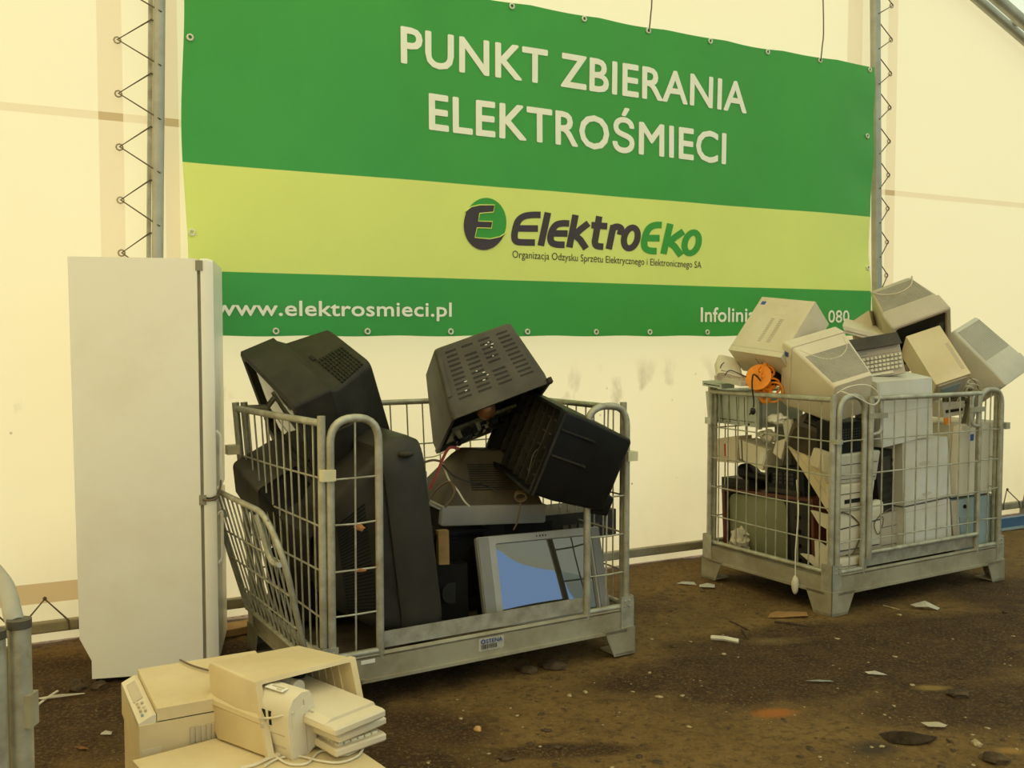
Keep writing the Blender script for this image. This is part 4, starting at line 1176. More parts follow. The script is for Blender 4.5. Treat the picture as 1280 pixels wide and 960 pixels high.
# empty black shell, ribbed inside
P = Ppose((0.215, 4.60, 0.965), (0.72, 0.407, 0.40), (0.312, -0.942, -0.123, 0.873, 0.335, -0.353, 0.374, 0.003, 0.928))
t = thing('television_back_shell', 'empty black television shell with ribbed inside, propped against the right end of the open cage', 'television shell', base_of(P))
hollow('shell', P, M['black'], 0.86, (0.05, 0.95), 0.025, 0.5, t, 0.04, 0.008, 0.3)
bm = new()
for i in range(1, 8): box(bm, P, i / 8 - .008, i / 8 + .008, .10, .42, .03, .97)
for i in range(1, 6): box(bm, P, .03, .97, .14, .42, i / 6 - .012, i / 6 + .012)
link('inner_ribs', bm, M['blackd'], t)
bm = new(); box(bm, P, .05, .95, .30, .32, .04, .96); link('inner_floor', bm, M['blackd'], t)
bm = new()
for k in range(2): box(bm, P, .98, 1.012, .06, .5, .48 + .30 * k, .50 + .30 * k)
box(bm, P, .985, 1.02, .02, .045, .0, 1.0)
link('outer_rib', bm, M['blackd'], t)
bm = new(); loft(bm, P, [(0.9, .30, .92, -.02, .30, .1), (1.10, .34, .88, .0, .24, .1)], 4); link('rear_bulge', bm, M['black'], t, True)
bm = new(); wire(bm, [at(680, 558, 4.45), at(668, 566, 4.42), at(661, 590, 4.4), at(657, 610, 4.4)], .003); link('loose_wire', bm, M['greyp'], t)

# paper tags caught on the right frame
t = thing('paper_tag', 'torn white paper tag caught on the right front post of the open cage', 'paper tag', at(729, 548, 4.3))
bm = new(); quad(bm, at(724, 545, 4.31), at(733, 541, 4.31), at(734, 552, 4.31), at(726, 554, 4.31)); bmesh.ops.solidify(bm, geom=bm.faces[:], thickness=0.003); link('tag', bm, M['paper'], t)

# cables over the face down set
def cable(label, m, pts, r=.004, name='cable', cat='cable', group=None, extra=None):
    b = V(min(pts, key=lambda p: p.z))
    t = thing(name, label, cat, b, group)
    bm = new(); wire(bm, pts, r); link('strand', bm, m, t, True)
    if extra: extra(t)
    return t
cable('cream two-core cable hanging down the brown back of the face down television', M['cablew'], [at(553, 580, 4.52), at(556, 587, 4.50), at(562, 601, 4.47), at(572, 613, 4.45), at(580, 626, 4.43), at(587, 633, 4.44)], .0045)
cable('red and brown wire bundle hanging out of the grey television shell', M['cabler'], [at(574, 561, 4.52), at(562, 560, 4.5), at(553, 575, 4.49), at(545, 596, 4.47), at(536, 612, 4.46)], .0075)
cable('dark cable looped over the brown back toward the right', M['cableb'], [at(553, 581, 4.5), at(566, 594, 4.46), at(590, 603, 4.46), at(610, 608, 4.5), at(625, 618, 4.5)], .0045)
cable('thick brown cable curled low on the left of the brown back', M['cableg'], [at(534, 628, 4.45), at(545, 612, 4.46), at(560, 602, 4.46), at(568, 610, 4.44), at(566, 622, 4.43), at(556, 634, 4.43)], .006)
cable('twisted brown cord stretched from the big charcoal television to the brown back', M['cableg'], [at(519, 584, 4.5), at(530, 578, 4.52), at(542, 575, 4.52), at(552, 577, 4.52)], .006)
cable('thin pale wire reaching left from the wire bundle', M['cablew'], [at(506, 571, 4.6), at(525, 572, 4.58), at(545, 570, 4.55), at(562, 561, 4.52)], .003)
def coil(t):
    bm = new(); c = at(651, 621, 4.42)
    for k in range(3): tube(bm, [c + V((0.026 * math.cos(a) , 0.008 * k - .01, 0.020 * math.sin(a) + .003 * k)) for a in [j * math.pi / 6 for j in range(12)]], 0.005, 5, True)
    link('coil', bm, M['cableg'], t, True)
cable('coiled grey cable hanging from the black shell onto the silver frame', M['cableg'], [at(651, 626, 4.42), at(649, 640, 4.40), at(646, 654, 4.40), at(642, 662, 4.41)], .004, extra=coil)

# ------------------------------------------------------------------ what the closed cage holds
def fq(q, d, depth, slope=0.0):
    """front quad seen through the front mesh, d metres behind it"""
    p0 = QR(0, d, 0)
    return Pquad(*[on_plane(px, py, p0, CY) for px, py in q], CY * depth + V((0, 0, slope)))
def sq(q, s, depth, slope=0.0):
    p0 = QR(s, 0, 0)
    return Pquad(*[on_plane(px, py, p0, CX) for px, py in q], CX * depth + V((0, 0, slope)))

# --- beige tube monitors on the heap
def monitor(label, P, m, mb, mm=0.3, rw=0.7, ru=(0.15, 0.85), msc=None, n=18, cols=1, mid=None, gr=(0.06, 0.94, 0.42, 0.95), sides=True):
    t = crt('computer_monitor', label, 'computer monitor', P, m, mb, msc or M['screen_k'], mm, rw, ru, (.08, .08, .14, .08), 'beige tube monitors on the closed cage', 0.04, None, mid)
    m0 = mid[0] if mid else mm
    rw0 = rw / (mid[2] - mid[1]) if mid else rw
    def S(u, v):
        k = max(0., (v - m0) / (.97 - m0)); a0, a1, w1 = (mid[1], mid[2], mid[4]) if mid else (0.015, .985, .985)
        lo = a0 + (.5 - rw / 2 - a0) * k; hi = a1 + (.5 + rw / 2 - a1) * k
        return lo + (hi - lo) * u, w1 + (ru[1] - w1) * k
    bm = new()
    for i in range(n):
        v = gr[2] + (gr[3] - gr[2]) * i / n
        dash(bm, P, S, gr[0], gr[1], v, v + (gr[3] - gr[2]) / n * .55, -.003, .007)
    link('cooling_vents', bm, M['ribgrey'], t)
    return t
PR2 = Ppose((1.805, 5.455, 1.26), (0.37, 0.40, 0.40), (-0.926, -0.288, -0.246, 0.365, -0.850, -0.379, -0.100, -0.440, 0.892))
t = monitor('beige tube monitor with a blue label, resting on the front corner of the closed cage', PR2, M['beige'], M['beige'], 0.22, 0.72, (0.10, 0.72), n=26)
bm = new(); box(bm, PR2, .99, 1.010, .05, .16, .74, .89); lb = link('side_label', bm, M['paper'], t)
bm = new(); box(bm, PR2, 1.0, 1.014, .05, .16, .82, .89); link('label_print', bm, M['ink_blue'], lb)
bm = new(); wire(bm, [PR2(.10, .27, .965), PR2(.18, .46, .895), PR2(.42, .58, .855), PR2(.68, .52, .875), PR2(.90, .28, .96)], .005); link('curved_ridge', bm, M['beige'], t, True)
K3 = 1.05
PR3 = Ppose((2.420 * K3, 5.893 * K3, 1.5 + .075 * K3), (0.356 * K3, 0.394 * K3, 0.406 * K3), (0.935, -0.065, 0.350, -0.167, 0.788, 0.592, -0.314, -0.612, 0.726))
t = monitor('taupe tube monitor on the very top of the heap, dark screen tipped downward', PR3, M['taupe'], M['taupe'], 0.34, 0.72, (0.2, 0.95), n=20, gr=(.05, .95, .02 + .40, .92))
bm = new(); wire(bm, [PR3(.13, .97, .955), PR3(.25, .80, .965), PR3(.5, .70, .972), PR3(.75, .78, .966), PR3(.87, .97, .955)], .006); link('curved_ridge', bm, M['taupe'], t, True)
P6 = Paxis(at(1252, 486, 6.10), at(1190, 418, 6.25), (0.15, -0.62, 0.75), 0.36, 0.32)
t = monitor('light grey tube monitor at the right end of the heap, ribbed back to the wall', P6, M['grey'], M['grey'], 0.25, 0.85, (0.15, 0.90), n=26)
bm = new(); box(bm, P6, .3, .7, .10, .2, -.10, .02); link('swivel_base', bm, M['grey'], t)

# --- big tilted case
P = Ppose((1.587, 5.727, 1.494), (0.382, 0.421, 0.203), (0.607, -0.788, -0.106, 0.556, 0.325, 0.765, -0.568, -0.523, 0.636))
t = pc_case('desktop_computer', 'pale beige desktop case tilted before the banner, two slotted vents on its lid', P, M['beige'], 'beige computer cases on the heap')
for u0, u1 in ((.42, .48), (.58, .65)):
    bm = new()
    for k in range(13): box(bm, P, u0, u1, .22 + .033 * k, .24 + .033 * k, .99, 1.006)
    link('cooling_vents', bm, M['taupe'], t)
bm = new(); box(bm, P, .06, .14, .86, .92, .998, 1.006); link('maker_badge', bm, M['ink_blue'], t)
bm = new(); box(bm, P, .40, .62, .70, .84, .998, 1.004); box(bm, P, .47, .56, .87, .90, .998, 1.004); link('raised_mark', bm, M['beige'], t)
bm = new()
for k in range(3): box(bm, P, .45 + .07 * k, .48 + .07 * k, -.006, .01, .1, .8)
link('front_slots', bm, M['taupe'], t)
bm = new(); box(bm, P, 0, 1, .085, .092, .985, 1.003); link('lid_seam', bm, M['taupe'], t)

# --- home computer with its keyboard
P = Ppose((2.056, 5.551, 1.371), (0.385, 0.242, 0.07), (0.985, -0.031, 0.170, -0.163, 0.167, 0.972, -0.058, -0.985, 0.159))
t = thing('keyboard_computer', 'taupe home computer with built-in cream keyboard standing upright among the monitors', 'keyboard', base_of(P))
bm = new()
loft(bm, lambda u, v, w: P(u, w, v), [(0, 0, 1, 0, 1, .02), (.6, 0, 1, 0, 1, .02), (.7, .01, .99, .01, .99, .02)], 3)
link('housing', bm, M['taupe'], t, True)
bm = new(); prism(lambda u, v, w: P(u, w, v), [(0.02, .70), (.98, .70), (.94, .98), (.06, .98)], .6, 1.5, bm); link('hood', bm, M['greyp'], t)
bm = new(); box(bm, P, .02, .98, .54, .66, .68, .80); link('indicator_strip', bm, M['taupe'], t)
bm = new(); box(bm, P, .35, .48, .585, .61, .79, .83); link('badge', bm, M['silver'], t)
for r in range(5):
    bm = new(); n = 15
    if r == 0:
        box(bm, P, .42, .80, .05, .105, .7, 1.05)
    else:
        for k in range(n):
            a = .05 + .9 * k / n + (0.01 * r)
            box(bm, P, a, a + .046, .06 + .095 * r, .06 + .095 * r + .06, .7, 1.0)
            if a > .94: break
    bevel(bm, .0012, 1)
    link('key_row', bm, M['key'], t)

# --- tilted beige unit
P = Ppose((2.582, 5.863, 1.330), (0.215, 0.37, 0.212), (0.949, -0.003, 0.316, -0.255, 0.584, 0.770, -0.187, -0.811, 0.554))
t = pc_case('computer_case', 'warm beige tilted computer case leaning below the topmost monitor', P, M['beige2'], 'beige computer cases on the heap')
bm = new(); box(bm, P, .08, .92, -.02, .01, .1, .9); f = link('front_panel', bm, M['taupe'], t)
bm = new(); box(bm, P, .2, .75, -.03, -.015, .25, .7); link('drive_flap', bm, M['teal'], f)
bm = new()
for k in range(18): box(bm, P, .84, .94, .12 + .03 * k, .135 + .03 * k, .99, 1.008)
link('cooling_vents', bm, M['taupe'], t)
# flat boxes between
P = Pquad(at(1053, 407, 6.0), at(1108, 420, 6.0), at(1108, 430, 6.0), at(1056, 416, 6.0), V((0.12, 0.30, 0.05)))
t = pc_case('computer_case', 'flat beige case lying behind the ribbed monitor, thin edge outward', P, M['beige'], 'beige computer cases on the heap')
bm = new(); box(bm, P, .05, .95, -.02, .01, .4, .5); link('edge_seam', bm, M['taupe'], t)
P = Pquad(at(1062, 404, 6.25), at(1086, 388, 6.25), at(1096, 430, 6.25), at(1070, 440, 6.25), V((0.10, 0.16, 0.0)))
t = pc_case('computer_case', 'beige case corner rising behind, at the left of the topmost monitor', P, M['beige'], 'beige computer cases on the heap')
bm = new(); box(bm, P, .1, .9, -.02, .01, .1, .15); link('edge_seam', bm, M['taupe'], t)

# --- white steel cases behind the gate
def panel_seam(t, P, w0=.04):
    bm = new()
    box(bm, P, .0, 1, -.004, .002, w0, w0 + .008); box(bm, P, .02, .03, -.004, .002, .02, .98)
    link('panel_seam', bm, M['taupe'], t)
def marks(t, P, lst):
    bm = new()
    for k, (u, w) in enumerate(lst):
        for j in range(3): 
            a = u + random.uniform(-.05, .05)
            q = [bm.verts.new(P(a + x, -.003 - .0004 * j, w + z)) for x, z in ((-.10, .02), (.04, .035), (.12, .0), (.0, -.035), (-.08, -.02))]
            bm.faces.new(q)
    link('scuff_mark', bm, M['grey'], t)
P = fq(((1096, 478), (1165, 472), (1166, 544), (1102, 560)), 0.05, 0.17, 0.03)
t = pc_case('computer_case', 'upright white computer case behind the top of the closed gate', P, M['offw']); panel_seam(t, P, .5)
P = fq(((1128, 552), (1184, 546), (1189, 620), (1129, 633)), 0.06, 0.42)
t = pc_case('computer_case', 'white computer case with grey scuffs at the middle of the closed gate', P, M['offw']); panel_seam(t, P, .03); marks(t, P, [(.45, .62), (.45, .12)])
P = fq(((1130, 635), (1187, 623), (1190, 684), (1130, 698)), 0.06, 0.42)
t = pc_case('computer_case', 'lowest white computer case of the stack behind the closed gate', P, M['offw']); panel_seam(t, P, .9)
P = fq(((1196, 531), (1252, 526), (1249, 614), (1189, 622)), 0.09, 0.40)
t = pc_case('tower_computer', 'tall cream tower behind the right end of the mesh, small blue sticker', P, M['cream']); panel_seam(t, P, .02)
bm = new(); box(bm, P, .30, .38, -.006, .004, .76, .85); link('blue_sticker', bm, M['ink_blue'], t)
bm = new(); loft(bm, lambda u, v, w: P(u * .26 - .02, v * .1 - .06, w), [(0, .1, .9, 0.02, .98, .2), (1, 0, 1, 0, 1, .1)], 3); link('front_fascia', bm, M['cream'], t, True)
P = fq(((1189, 626), (1247, 618), (1243, 684), (1194, 692)), 0.07, 0.42)
t = pc_case('grey_case', 'grey teal plastic case under the cream tower, two dark round locks', P, M['teal'], None, cat='plastic case')
for u in (.27, .88):
    bm = new(); q = P(u, -.004, .86)
    tube(bm, [q - CY * .006, q + CY * .012], .012, 12); link('round_lock', bm, M['dark'], t)
bm = new(); box(bm, P, .15, .75, -.01, .005, .10, .68); bevel(bm, .004, 1); link('recessed_panel', bm, M['teal'], t)
bm = new(); box(bm, P, -.02, .12, -.01, .03, .0, 1.0); link('corner_strip', bm, M['taupe'], t)

# narrow things left of the stack
P = fq(((1094, 568), (1128, 557), (1128, 636), (1100, 643)), 0.13, 0.36)
t = pc_case('open_computer', 'dark open computer chassis standing left of the white stack', P, M['char'], None)
bm = new()
for k in range(7): box(bm, P, .15, .85, -.01, .005, .08 + .12 * k, .13 + .12 * k)
link('expansion_slots', bm, M['blackd'], t)
bm = new(); box(bm, P, .2, .5, -.015, .0, .66, .92); link('fan_grille', bm, M['greyp'], t)
P = fq(((1099, 644), (1129, 637), (1129, 694), (1099, 700)), 0.11, 0.34)
t = pc_case('computer_case', 'narrow taupe computer case low behind the gate, left of the white stack', P, M['taupe'])
bm = new()
for k in range(3): box(bm, P, .1, .9, -.006, .004, .3 + .2 * k, .31 + .2 * k)
link('drive_seams', bm, M['greyp'], t)

# --- printers crammed behind the front corner
def inkjet(label, P, m, slot=True, curve=.25, cat='printer'):
    t = thing('inkjet_printer', label, cat, base_of(P), 'pale printers stacked behind the front corner')
    bm = new()
    loft(bm, lambda u, v, w: P(v, w, u), [(0, .02, .96, .04, .96, curve * .6), (.02, 0, .98, .02, 1, curve), (.98, 0, .98, .02, 1, curve), (1, .02, .96, .04, .96, curve * .6)], 5)
    link('housing', bm, m, t, True)
    if slot:
        bm = new(); box(bm, P, .18, .82, -.02, .06, .30, .44); link('paper_slot', bm, M['dark'], t)
    bm = new(); box(bm, P, .04, .96, -.008, .03, .62, .645); box(bm, P, .04, .96, -.008, .03, .14, .16); link('lid_seam', bm, M['greyp'], t)
    bm = new(); box(bm, P, .72, .9, -.02, .02, .72, .84); bevel(bm, .003, 1); link('button_panel', bm, m, t)
    return t
P = fq(((1044, 569), (1101, 562), (1095, 601), (1046, 606)), 0.045, 0.085)
inkjet('pale grey printer with double seam, uppermost of the printers behind the corner', P, M['grey'], False, .1)
P = fq(((1048, 606), (1094, 599), (1089, 636), (1048, 642)), 0.045, 0.085)
inkjet('pale printer with a black paper slot, second from the top behind the corner', P, M['cream'], True, .15)
P = fq(((1048, 642), (1106, 624), (1100, 690), (1048, 698)), 0.045, 0.085)
inkjet('large rounded cream printer third down behind the corner, cables across it', P, M['cream'], False, .35)
P = fq(((1046, 699), (1086, 692), (1082, 724), (1048, 729)), 0.045, 0.085)
inkjet('bottom printer on the deck behind the front corner, lid seam dark', P, M['cream'], False, .2)
P = fq(((1050, 529), (1092, 524), (1090, 562), (1050, 567)), 0.07, 0.16)
t = thing('perforated_speaker', 'black box with a perforated face under the ribbed monitor', 'loudspeaker', base_of(P))
bm = new(); box(bm, P, 0, 1, 0, 1, 0, 1); bevel(bm, .004, 2); link('housing', bm, M['black'], t)
bm = new()
for i in range(11):
    for j in range(5):
        u, w = .08 + .08 * i, .38 + .09 * j
        box(bm, P, u, u + .035, -.006, .002, w, w + .04)
link('perforations', bm, M['greyp'], t)

# --- seen through the side mesh
P = sq(((882, 489), (950, 497), (950, 535), (885, 527)), 0.07, 0.36)
t = pc_case('desktop_computer', 'grey-green desktop computer with card slots at the top of the side mesh', P, M['sage'], None)
bm = new()
for k in range(5): box(bm, P, .16 + .14 * k, .165 + .14 * k, -.006, .004, .06, .94)
box(bm, P, .1, .9, -.006, .004, .15, .17)
link('slot_seams', bm, M['greyp'], t)
bm = new()
for k in range(4): 
    q = P(.2 + .2 * k, -.004, .08); tube(bm, [q - CX * .003, q + CX * .006], .006, 8)
link('screws', bm, M['dark'], t)
bm = new(); box(bm, P, .95, 1.0, -.03, .05, -.05, 1.0); link('end_bracket', bm, M['sage'], t)
P = sq(((884, 550), (919, 545), (919, 579), (886, 576)), 0.10, 0.14)
t = thing('small_box', 'small beige box with red and white label behind the side mesh', 'box', base_of(P))
bm = new(); box(bm, P, 0, 1, 0, 1, 0, 1); bevel(bm, .003, 1); link('carton', bm, M['beige'], t)
bm = new(); box(bm, P, .62, .80, -.02, .01, .25, .75); lb = link('label', bm, M['paper'], t)
bm = new(); box(bm, P, .62, .68, -.024, -.01, .25, .75); link('label_print', bm, M['ink_red'], lb)
P = sq(((923, 549), (960, 562), (953, 588), (925, 573)), 0.12, 0.16)
t = thing('small_device', 'tilted cream device beside the small labelled box', 'device', base_of(P))
bm = new(); box(bm, P, 0, 1, 0, 1, 0, 1); bevel(bm, .006, 2); link('housing', bm, M['cream'], t)
bm = new(); box(bm, P, .80, .95, -.02, .01, .2, .85); link('label', bm, M['paper'], t)
bm = new(); box(bm, P, .10, .13, -.02, .01, .0, 1.0); link('seam', bm, M['greyp'], t)
P = sq(((920, 578), (960, 588), (960, 606), (921, 600)), 0.14, 0.14)
t = thing('desk_telephone', 'black rounded handset shape lying above the red-brown television', 'telephone', base_of(P))
bm = new(); loft(bm, lambda u, v, w: P(v, w, u), [(0, .1, .9, .05, .9, .4), (.15, 0, 1, 0, 1, .4), (.4, .1, .6, .1, .8, .4), (.8, .1, .6, .1, .8, .4), (1.0, .0, .9, 0, 1, .4)], 4); link('handset', bm, M['black'], t, True)
P = sq(((958, 584), (1004, 584), (1006, 624), (958, 614)), 0.16, 0.2)
t = thing('radio_set', 'dark radio with keys standing on the red-brown television', 'radio', base_of(P))
bm = new(); box(bm, P, 0, 1, 0, 1, 0, 1); bevel(bm, .008, 2); link('housing', bm, M['black'], t)
bm = new()
for i in range(4):
    for j in range(3): box(bm, P, .2 + .15 * i, .3 + .15 * i, -.03, .01, .40 + .15 * j, .48 + .15 * j)
link('keys', bm, M['char'], t)
bm = new(); box(bm, P, .1, .9, -.06, .01, .05, .22); link('handle', bm, M['char'], t)
P = sq(((902, 596), (936, 600), (936, 622), (902, 616)), 0.16, 0.2)
t = thing('dark_box', 'plain dark box on the far end of the red-brown television', 'box', base_of(P))
bm = new(); box(bm, P, 0, 1, 0, 1, 0, 1); bevel(bm, .004, 1); link('housing', bm, M['blackd'], t)
bm = new(); box(bm, P, .1, .9, -.02, .01, .7, .74); link('seam', bm, M['black'], t)
# wooden television
P = sq(((902, 609), (1016, 624), (1019, 730), (905, 707)), 0.12, 0.40)
t = thing('wooden_television', 'old red-brown wooden television with dusty green screen behind the side mesh', 'television', base_of(P))
bm = new()
loft(bm, P, [(.05, .04, .965, .05, .95, .02), (.0, .03, .975, .04, .96, .02), (.0, 0, 1, 0, 1, .01), (1, 0, 1, 0, 1, .01)], 3, False, True)
link('cabinet', bm, M['wood'], t, True)
bm = new(); loft(bm, P, [(.07, .06, .69, .07, .93, .12), (.03, .04, .71, .05, .95, .12), (.03, .0, .75, .0, 1, .02), (.08, .0, .75, .0, 1, .02)], 4, False, False); link('screen_mask', bm, M['black'], t, True)
link('screen', screen_mesh(P, .055, .695, .065, .935, .06, .07), M['screen_g'], t, True)
bm = new(); box(bm, P, .76, .95, .01, .06, .05, .95); cp = link('control_panel', bm, M['blackd'], t)
for k in range(4):
    bm = new(); q = P(.85, .0, .25 + .17 * k); tube(bm, [q - CX * .015, q + CX * .01], .014, 12); link('knob', bm, M['black'], cp, True)
# brown dome, panels, scraps
P = Paxis(at(1008, 552, 5.40), at(1022, 526, 5.62), (0.3, -0.2, 0.9), 0.22, 0.20)
t = thing('monitor_rear_cover', 'dusty brown rounded rear cover under the ribbed monitor', 'plastic cover', base_of(P))
bm = new(); loft(bm, P, [(0, .1, .9, .1, .9, .3), (.2, 0, 1, 0, 1, .3), (.7, .1, .9, .1, .9, .3), (1, .3, .7, .3, .7, .3)], 5); link('cover', bm, M['brownp'], t, True)
bm = new()
for k in range(6): box(bm, P, .25, .75, .1 + .08 * k, .13 + .08 * k, .93, 1.01)
link('cooling_vents', bm, M['blackd'], t)
def slab(name, label, cat, q, depth, m, s=0.1, seam=True, group=None):
    P = sq(q, s, depth); t = thing(name, label, cat, base_of(P), group)
    bm = new(); box(bm, P, 0, 1, 0, 1, 0, 1); bevel(bm, .003, 1); link('panel', bm, m, t)
    if seam:
        bm = new(); box(bm, P, .42, .46, -.03, .01, .03, .97); link('seam', bm, M['taupe'], t)
    return t
slab('plastic_shard', 'long pale panel slanting down behind the front corner post', 'plastic shard', ((984, 557), (1003, 566), (1039, 596), (1036, 642)), 0.07, M['beige2'], .13)
slab('plastic_shard', 'short beige block above the long slanting panel', 'plastic shard', ((1017, 560), (1040, 568), (1040, 596), (1011, 579)), 0.06, M['beige'], .10)
slab('plastic_shard', 'broken grey panel standing on edge under the brown cover', 'plastic shard', ((978, 527), (988, 524), (992, 548), (982, 552)), 0.02, M['grey'], .10, False)
slab('plastic_shard', 'small bright shard pointing down above the radio', 'plastic shard', ((970, 552), (982, 548), (976, 574), (966, 566)), 0.015, M['cream'], .11, False)
slab('plastic_shard', 'pale broken piece at the bottom of the side mesh by the corner', 'plastic shard', ((1018, 676), (1038, 690), (1038, 728), (1020, 722)), 0.03, M['cream'], .09, False)
slab('plastic_shard', 'thin pale strip sticking out over the red-brown television', 'plastic shard', ((1000, 692), (1012, 694), (1038, 716), (1036, 724)), 0.02, M['cream'], .10, False)
slab('plastic_shard', 'torn cream piece beside the front corner post at mid height', 'plastic shard', ((1013, 638), (1036, 644), (1038, 664), (1024, 656)), 0.02, M['cream'], .10, False)
# crumpled film and foam
def crumple(name, label, cat, c, sx, sy, sz, m, seed, sub=3, rough=.5, parent_rot=0.0):
    t = thing(name, label, cat, V(c) - V((0, 0, sz)))
    bm = new(); blob(bm, c, sx, sy, sz, seed, sub, rough, parent_rot)
    for v in bm.verts:
        v.co += V((mnoise.noise(v.co * 30 + V((seed, 0, 0))), mnoise.noise(v.co * 30 + V((0, seed, 5))), mnoise.noise(v.co * 30 + V((3, 0, seed))))) * min(sx, sy, sz) * .35
    link('film', bm, m, t); return t
crumple('plastic_bag', 'crumpled pale plastic bag in the far bottom corner of the side mesh', 'plastic bag', QR(0.13, 0.80, 0.255), .07, .09, .075, M['bag'], 3)
crumple('foam_scrap', 'crumpled white scraps stuffed below the orange reel', 'packing scrap', on_plane(972, 524, QR(.12, 0, 0), CX), .05, .07, .03, M['paper'], 8)
crumple('foam_scrap', 'grey-white crumpled film among broken panels under the brown cover', 'packing scrap', on_plane(960, 545, QR(.14, 0, 0), CX), .05, .06, .04, M['grey'], 12)
# white thing dangling on its cord outside the mesh
q0 = on_plane(994, 731, QR(-0.02, 0, 0), CX)
t = thing('hanging_lamp_holder', 'white oblong plastic piece dangling by its cord at the lower side rail', 'cable plug', q0 - V((0, 0, .06)))
bm = new(); blob(bm, q0, .020, .020, .052, 2, 3, .12); link('plug_body', bm, M['cream'], t, True)
bm = new(); wire(bm, [q0 + V((0, 0, .045)), q0 + V((0.0, 0, .2)), on_plane(998, 640, QR(.005, 0, 0), CX), on_plane(996, 600, QR(.07, 0, 0), CX)], .004); link('cord', bm, M['cablew'], t)

# --- orange reel, cord and plug
oc = on_plane(951, 474, QR(0.06, 0, 0), CX)
t = thing('cable_reel', 'bright orange plastic cable reel perched on the side rail of the closed cage', 'cable reel', oc - V((0, 0, .09)))
ax_ = (CX * -.75 + V((.1, -.3, .35))).normalized(); e1 = ax_.orthogonal().normalized(); e2 = ax_.cross(e1)
PC = lambda r, a, h, c=oc: c + ax_ * h + (e1 * math.cos(a) + e2 * math.sin(a)) * r
bm = new()
for h in (-.035, .035):
    a = [bm.verts.new(PC(.080, j * math.pi / 10, h - .004)) for j in range(20)]; b = [bm.verts.new(PC(.080, j * math.pi / 10, h + .004)) for j in range(20)]
    bm.faces.new(a); bm.faces.new(b[::-1])
    for j in range(20): bm.faces.new((a[j], a[(j + 1) % 20], b[(j + 1) % 20], b[j]))
tube(bm, [PC(0, 0, -.035), PC(0, 0, .04)], .035, 14)
link('drum', bm, M['orange'], t, True)
bm = new()
for r, h in ((.05, -.02), (.055, -.005), (.052, .01), (.056, .022)): tube(bm, [PC(r, j * math.pi / 9, h) for j in range(18)], .008, 6, True)
link('wound_cable', bm, M['orange'], t, True)
bm = new()
c2 = on_plane(962, 461, QR(0.10, 0, 0), CX)
tube(bm, arc_path([c2 + V((-.06, -.02, -.02)), c2 + V((-.02, 0, .035)), c2 + V((.06, 0, .045)), c2 + V((.075, 0, -.03))], .02), .013, 8)
link('carry_handle', bm, M['orange'], t, True)
bm = new()
for k in range(5):
    c_ = oc + V((.02 + .012 * k, -.03, .045 - .03 * k)); 
    tube(bm, [c_ + V((.05 * math.cos(a) , .02 * math.sin(a + k), (.035 + .006 * k) * math.sin(a))) for a in [j * math.pi / 7 for j in range(14)]], .0065, 6, True)
link('spilled_loops', bm, M['orange'], t, True)
bm = new()
wire(bm, [on_plane(951, 476, QR(-.01, 0, 0), CX), on_plane(942, 468, QR(-.03, 0, 0), CX), on_plane(940, 482, QR(-.035, 0, 0), CX), on_plane(942, 500, QR(-.03, 0, 0), CX), on_plane(942, 509, QR(-.03, 0, 0), CX)], .005)
link('cord', bm, M['cableb'], t)
bm = new(); pq = on_plane(941, 514, QR(-.03, 0, 0), CX); blob(bm, pq, .017, .014, .022, 1, 2, .1); tube(bm, [pq, pq + V((-.02, 0, -.02))], .005, 6); link('plug', bm, M['cableb'], t, True)
t = thing('orange_grip', 'small orange plastic grip caught under the side rail below the reel', 'plastic grip', on_plane(955, 500, QR(.05, 0, 0), CX))
bm = new(); g = on_plane(956, 495, QR(.055, 0, 0), CX); tube(bm, arc_path([g + V((-.035, 0, .02)), g + V((-.01, 0, -.035)), g + V((.02, 0, -.03)), g + V((.035, 0, .03))], .02), .013, 8); link('grip', bm, M['orange'], t, True)
t = thing('black_motor', 'black round motor part tucked between the orange reel and the ribbed monitor', 'motor', on_plane(967, 486, QR(.12, 0, 0), CX))
bm = new(); g = on_plane(967, 473, QR(.13, 0, 0), CX); tube(bm, [g + CX * -.03, g + CX * .05], .045, 14); tube(bm, [g + CX * -.045, g + CX * .0], .02, 10); link('motor_body', bm, M['black'], t, True)

# --- flat things on the far left corner of the heap
P = Pquad(at(893, 469, 5.75), at(926, 477, 5.60), at(926, 483, 5.60), at(893, 475, 5.75), V((0.16, 0.12, 0.0)))
t = thing('computer_keyboard', 'grey keyboard lying on the far left corner of the heap', 'keyboard', base_of(P))
bm = new(); box(bm, P, 0, 1, 0, 1, 0, 1); bevel(bm, .003, 1); link('housing', bm, M['grey'], t)
bm = new()
for i in range(10):
    for j in range(4): box(bm, P, .05 + .09 * i, .12 + .09 * i, .1 + .2 * j, .24 + .2 * j, .9, 1.3)
link('keys', bm, M['taupe'], t)
P = Paxis(at(912, 473, 5.70), at(908, 449, 5.85), (0.2, -0.6, 0.6), 0.16, 0.06)
t = thing('plastic_cover', 'rounded beige plastic cover rising behind the grey keyboard', 'plastic cover', base_of(P))
bm = new(); loft(bm, P, [(0, .0, 1, 0, 1, .3), (.6, 0, 1, 0, 1, .3), (1, .15, .85, .1, .9, .3)], 4); link('cover', bm, M['beige'], t, True)
bm = new(); box(bm, P, .1, .9, .08, .12, .98, 1.06); link('edge_lip', bm, M['taupe'], t)
P = Pquad(at(878, 476, 5.88), at(902, 480, 5.75), at(902, 486, 5.75), at(878, 482, 5.88), V((0.1, 0.1, 0)))
t = thing('flat_drive', 'flat grey-green drive unit on the far corner post', 'disk drive', base_of(P))
bm = new(); box(bm, P, 0, 1, 0, 1, 0, 1); bevel(bm, .002, 1); link('housing', bm, M['sage'], t)
bm = new(); box(bm, P, .1, .9, -.02, .01, .4, .55); link('slot', bm, M['dark'], t)
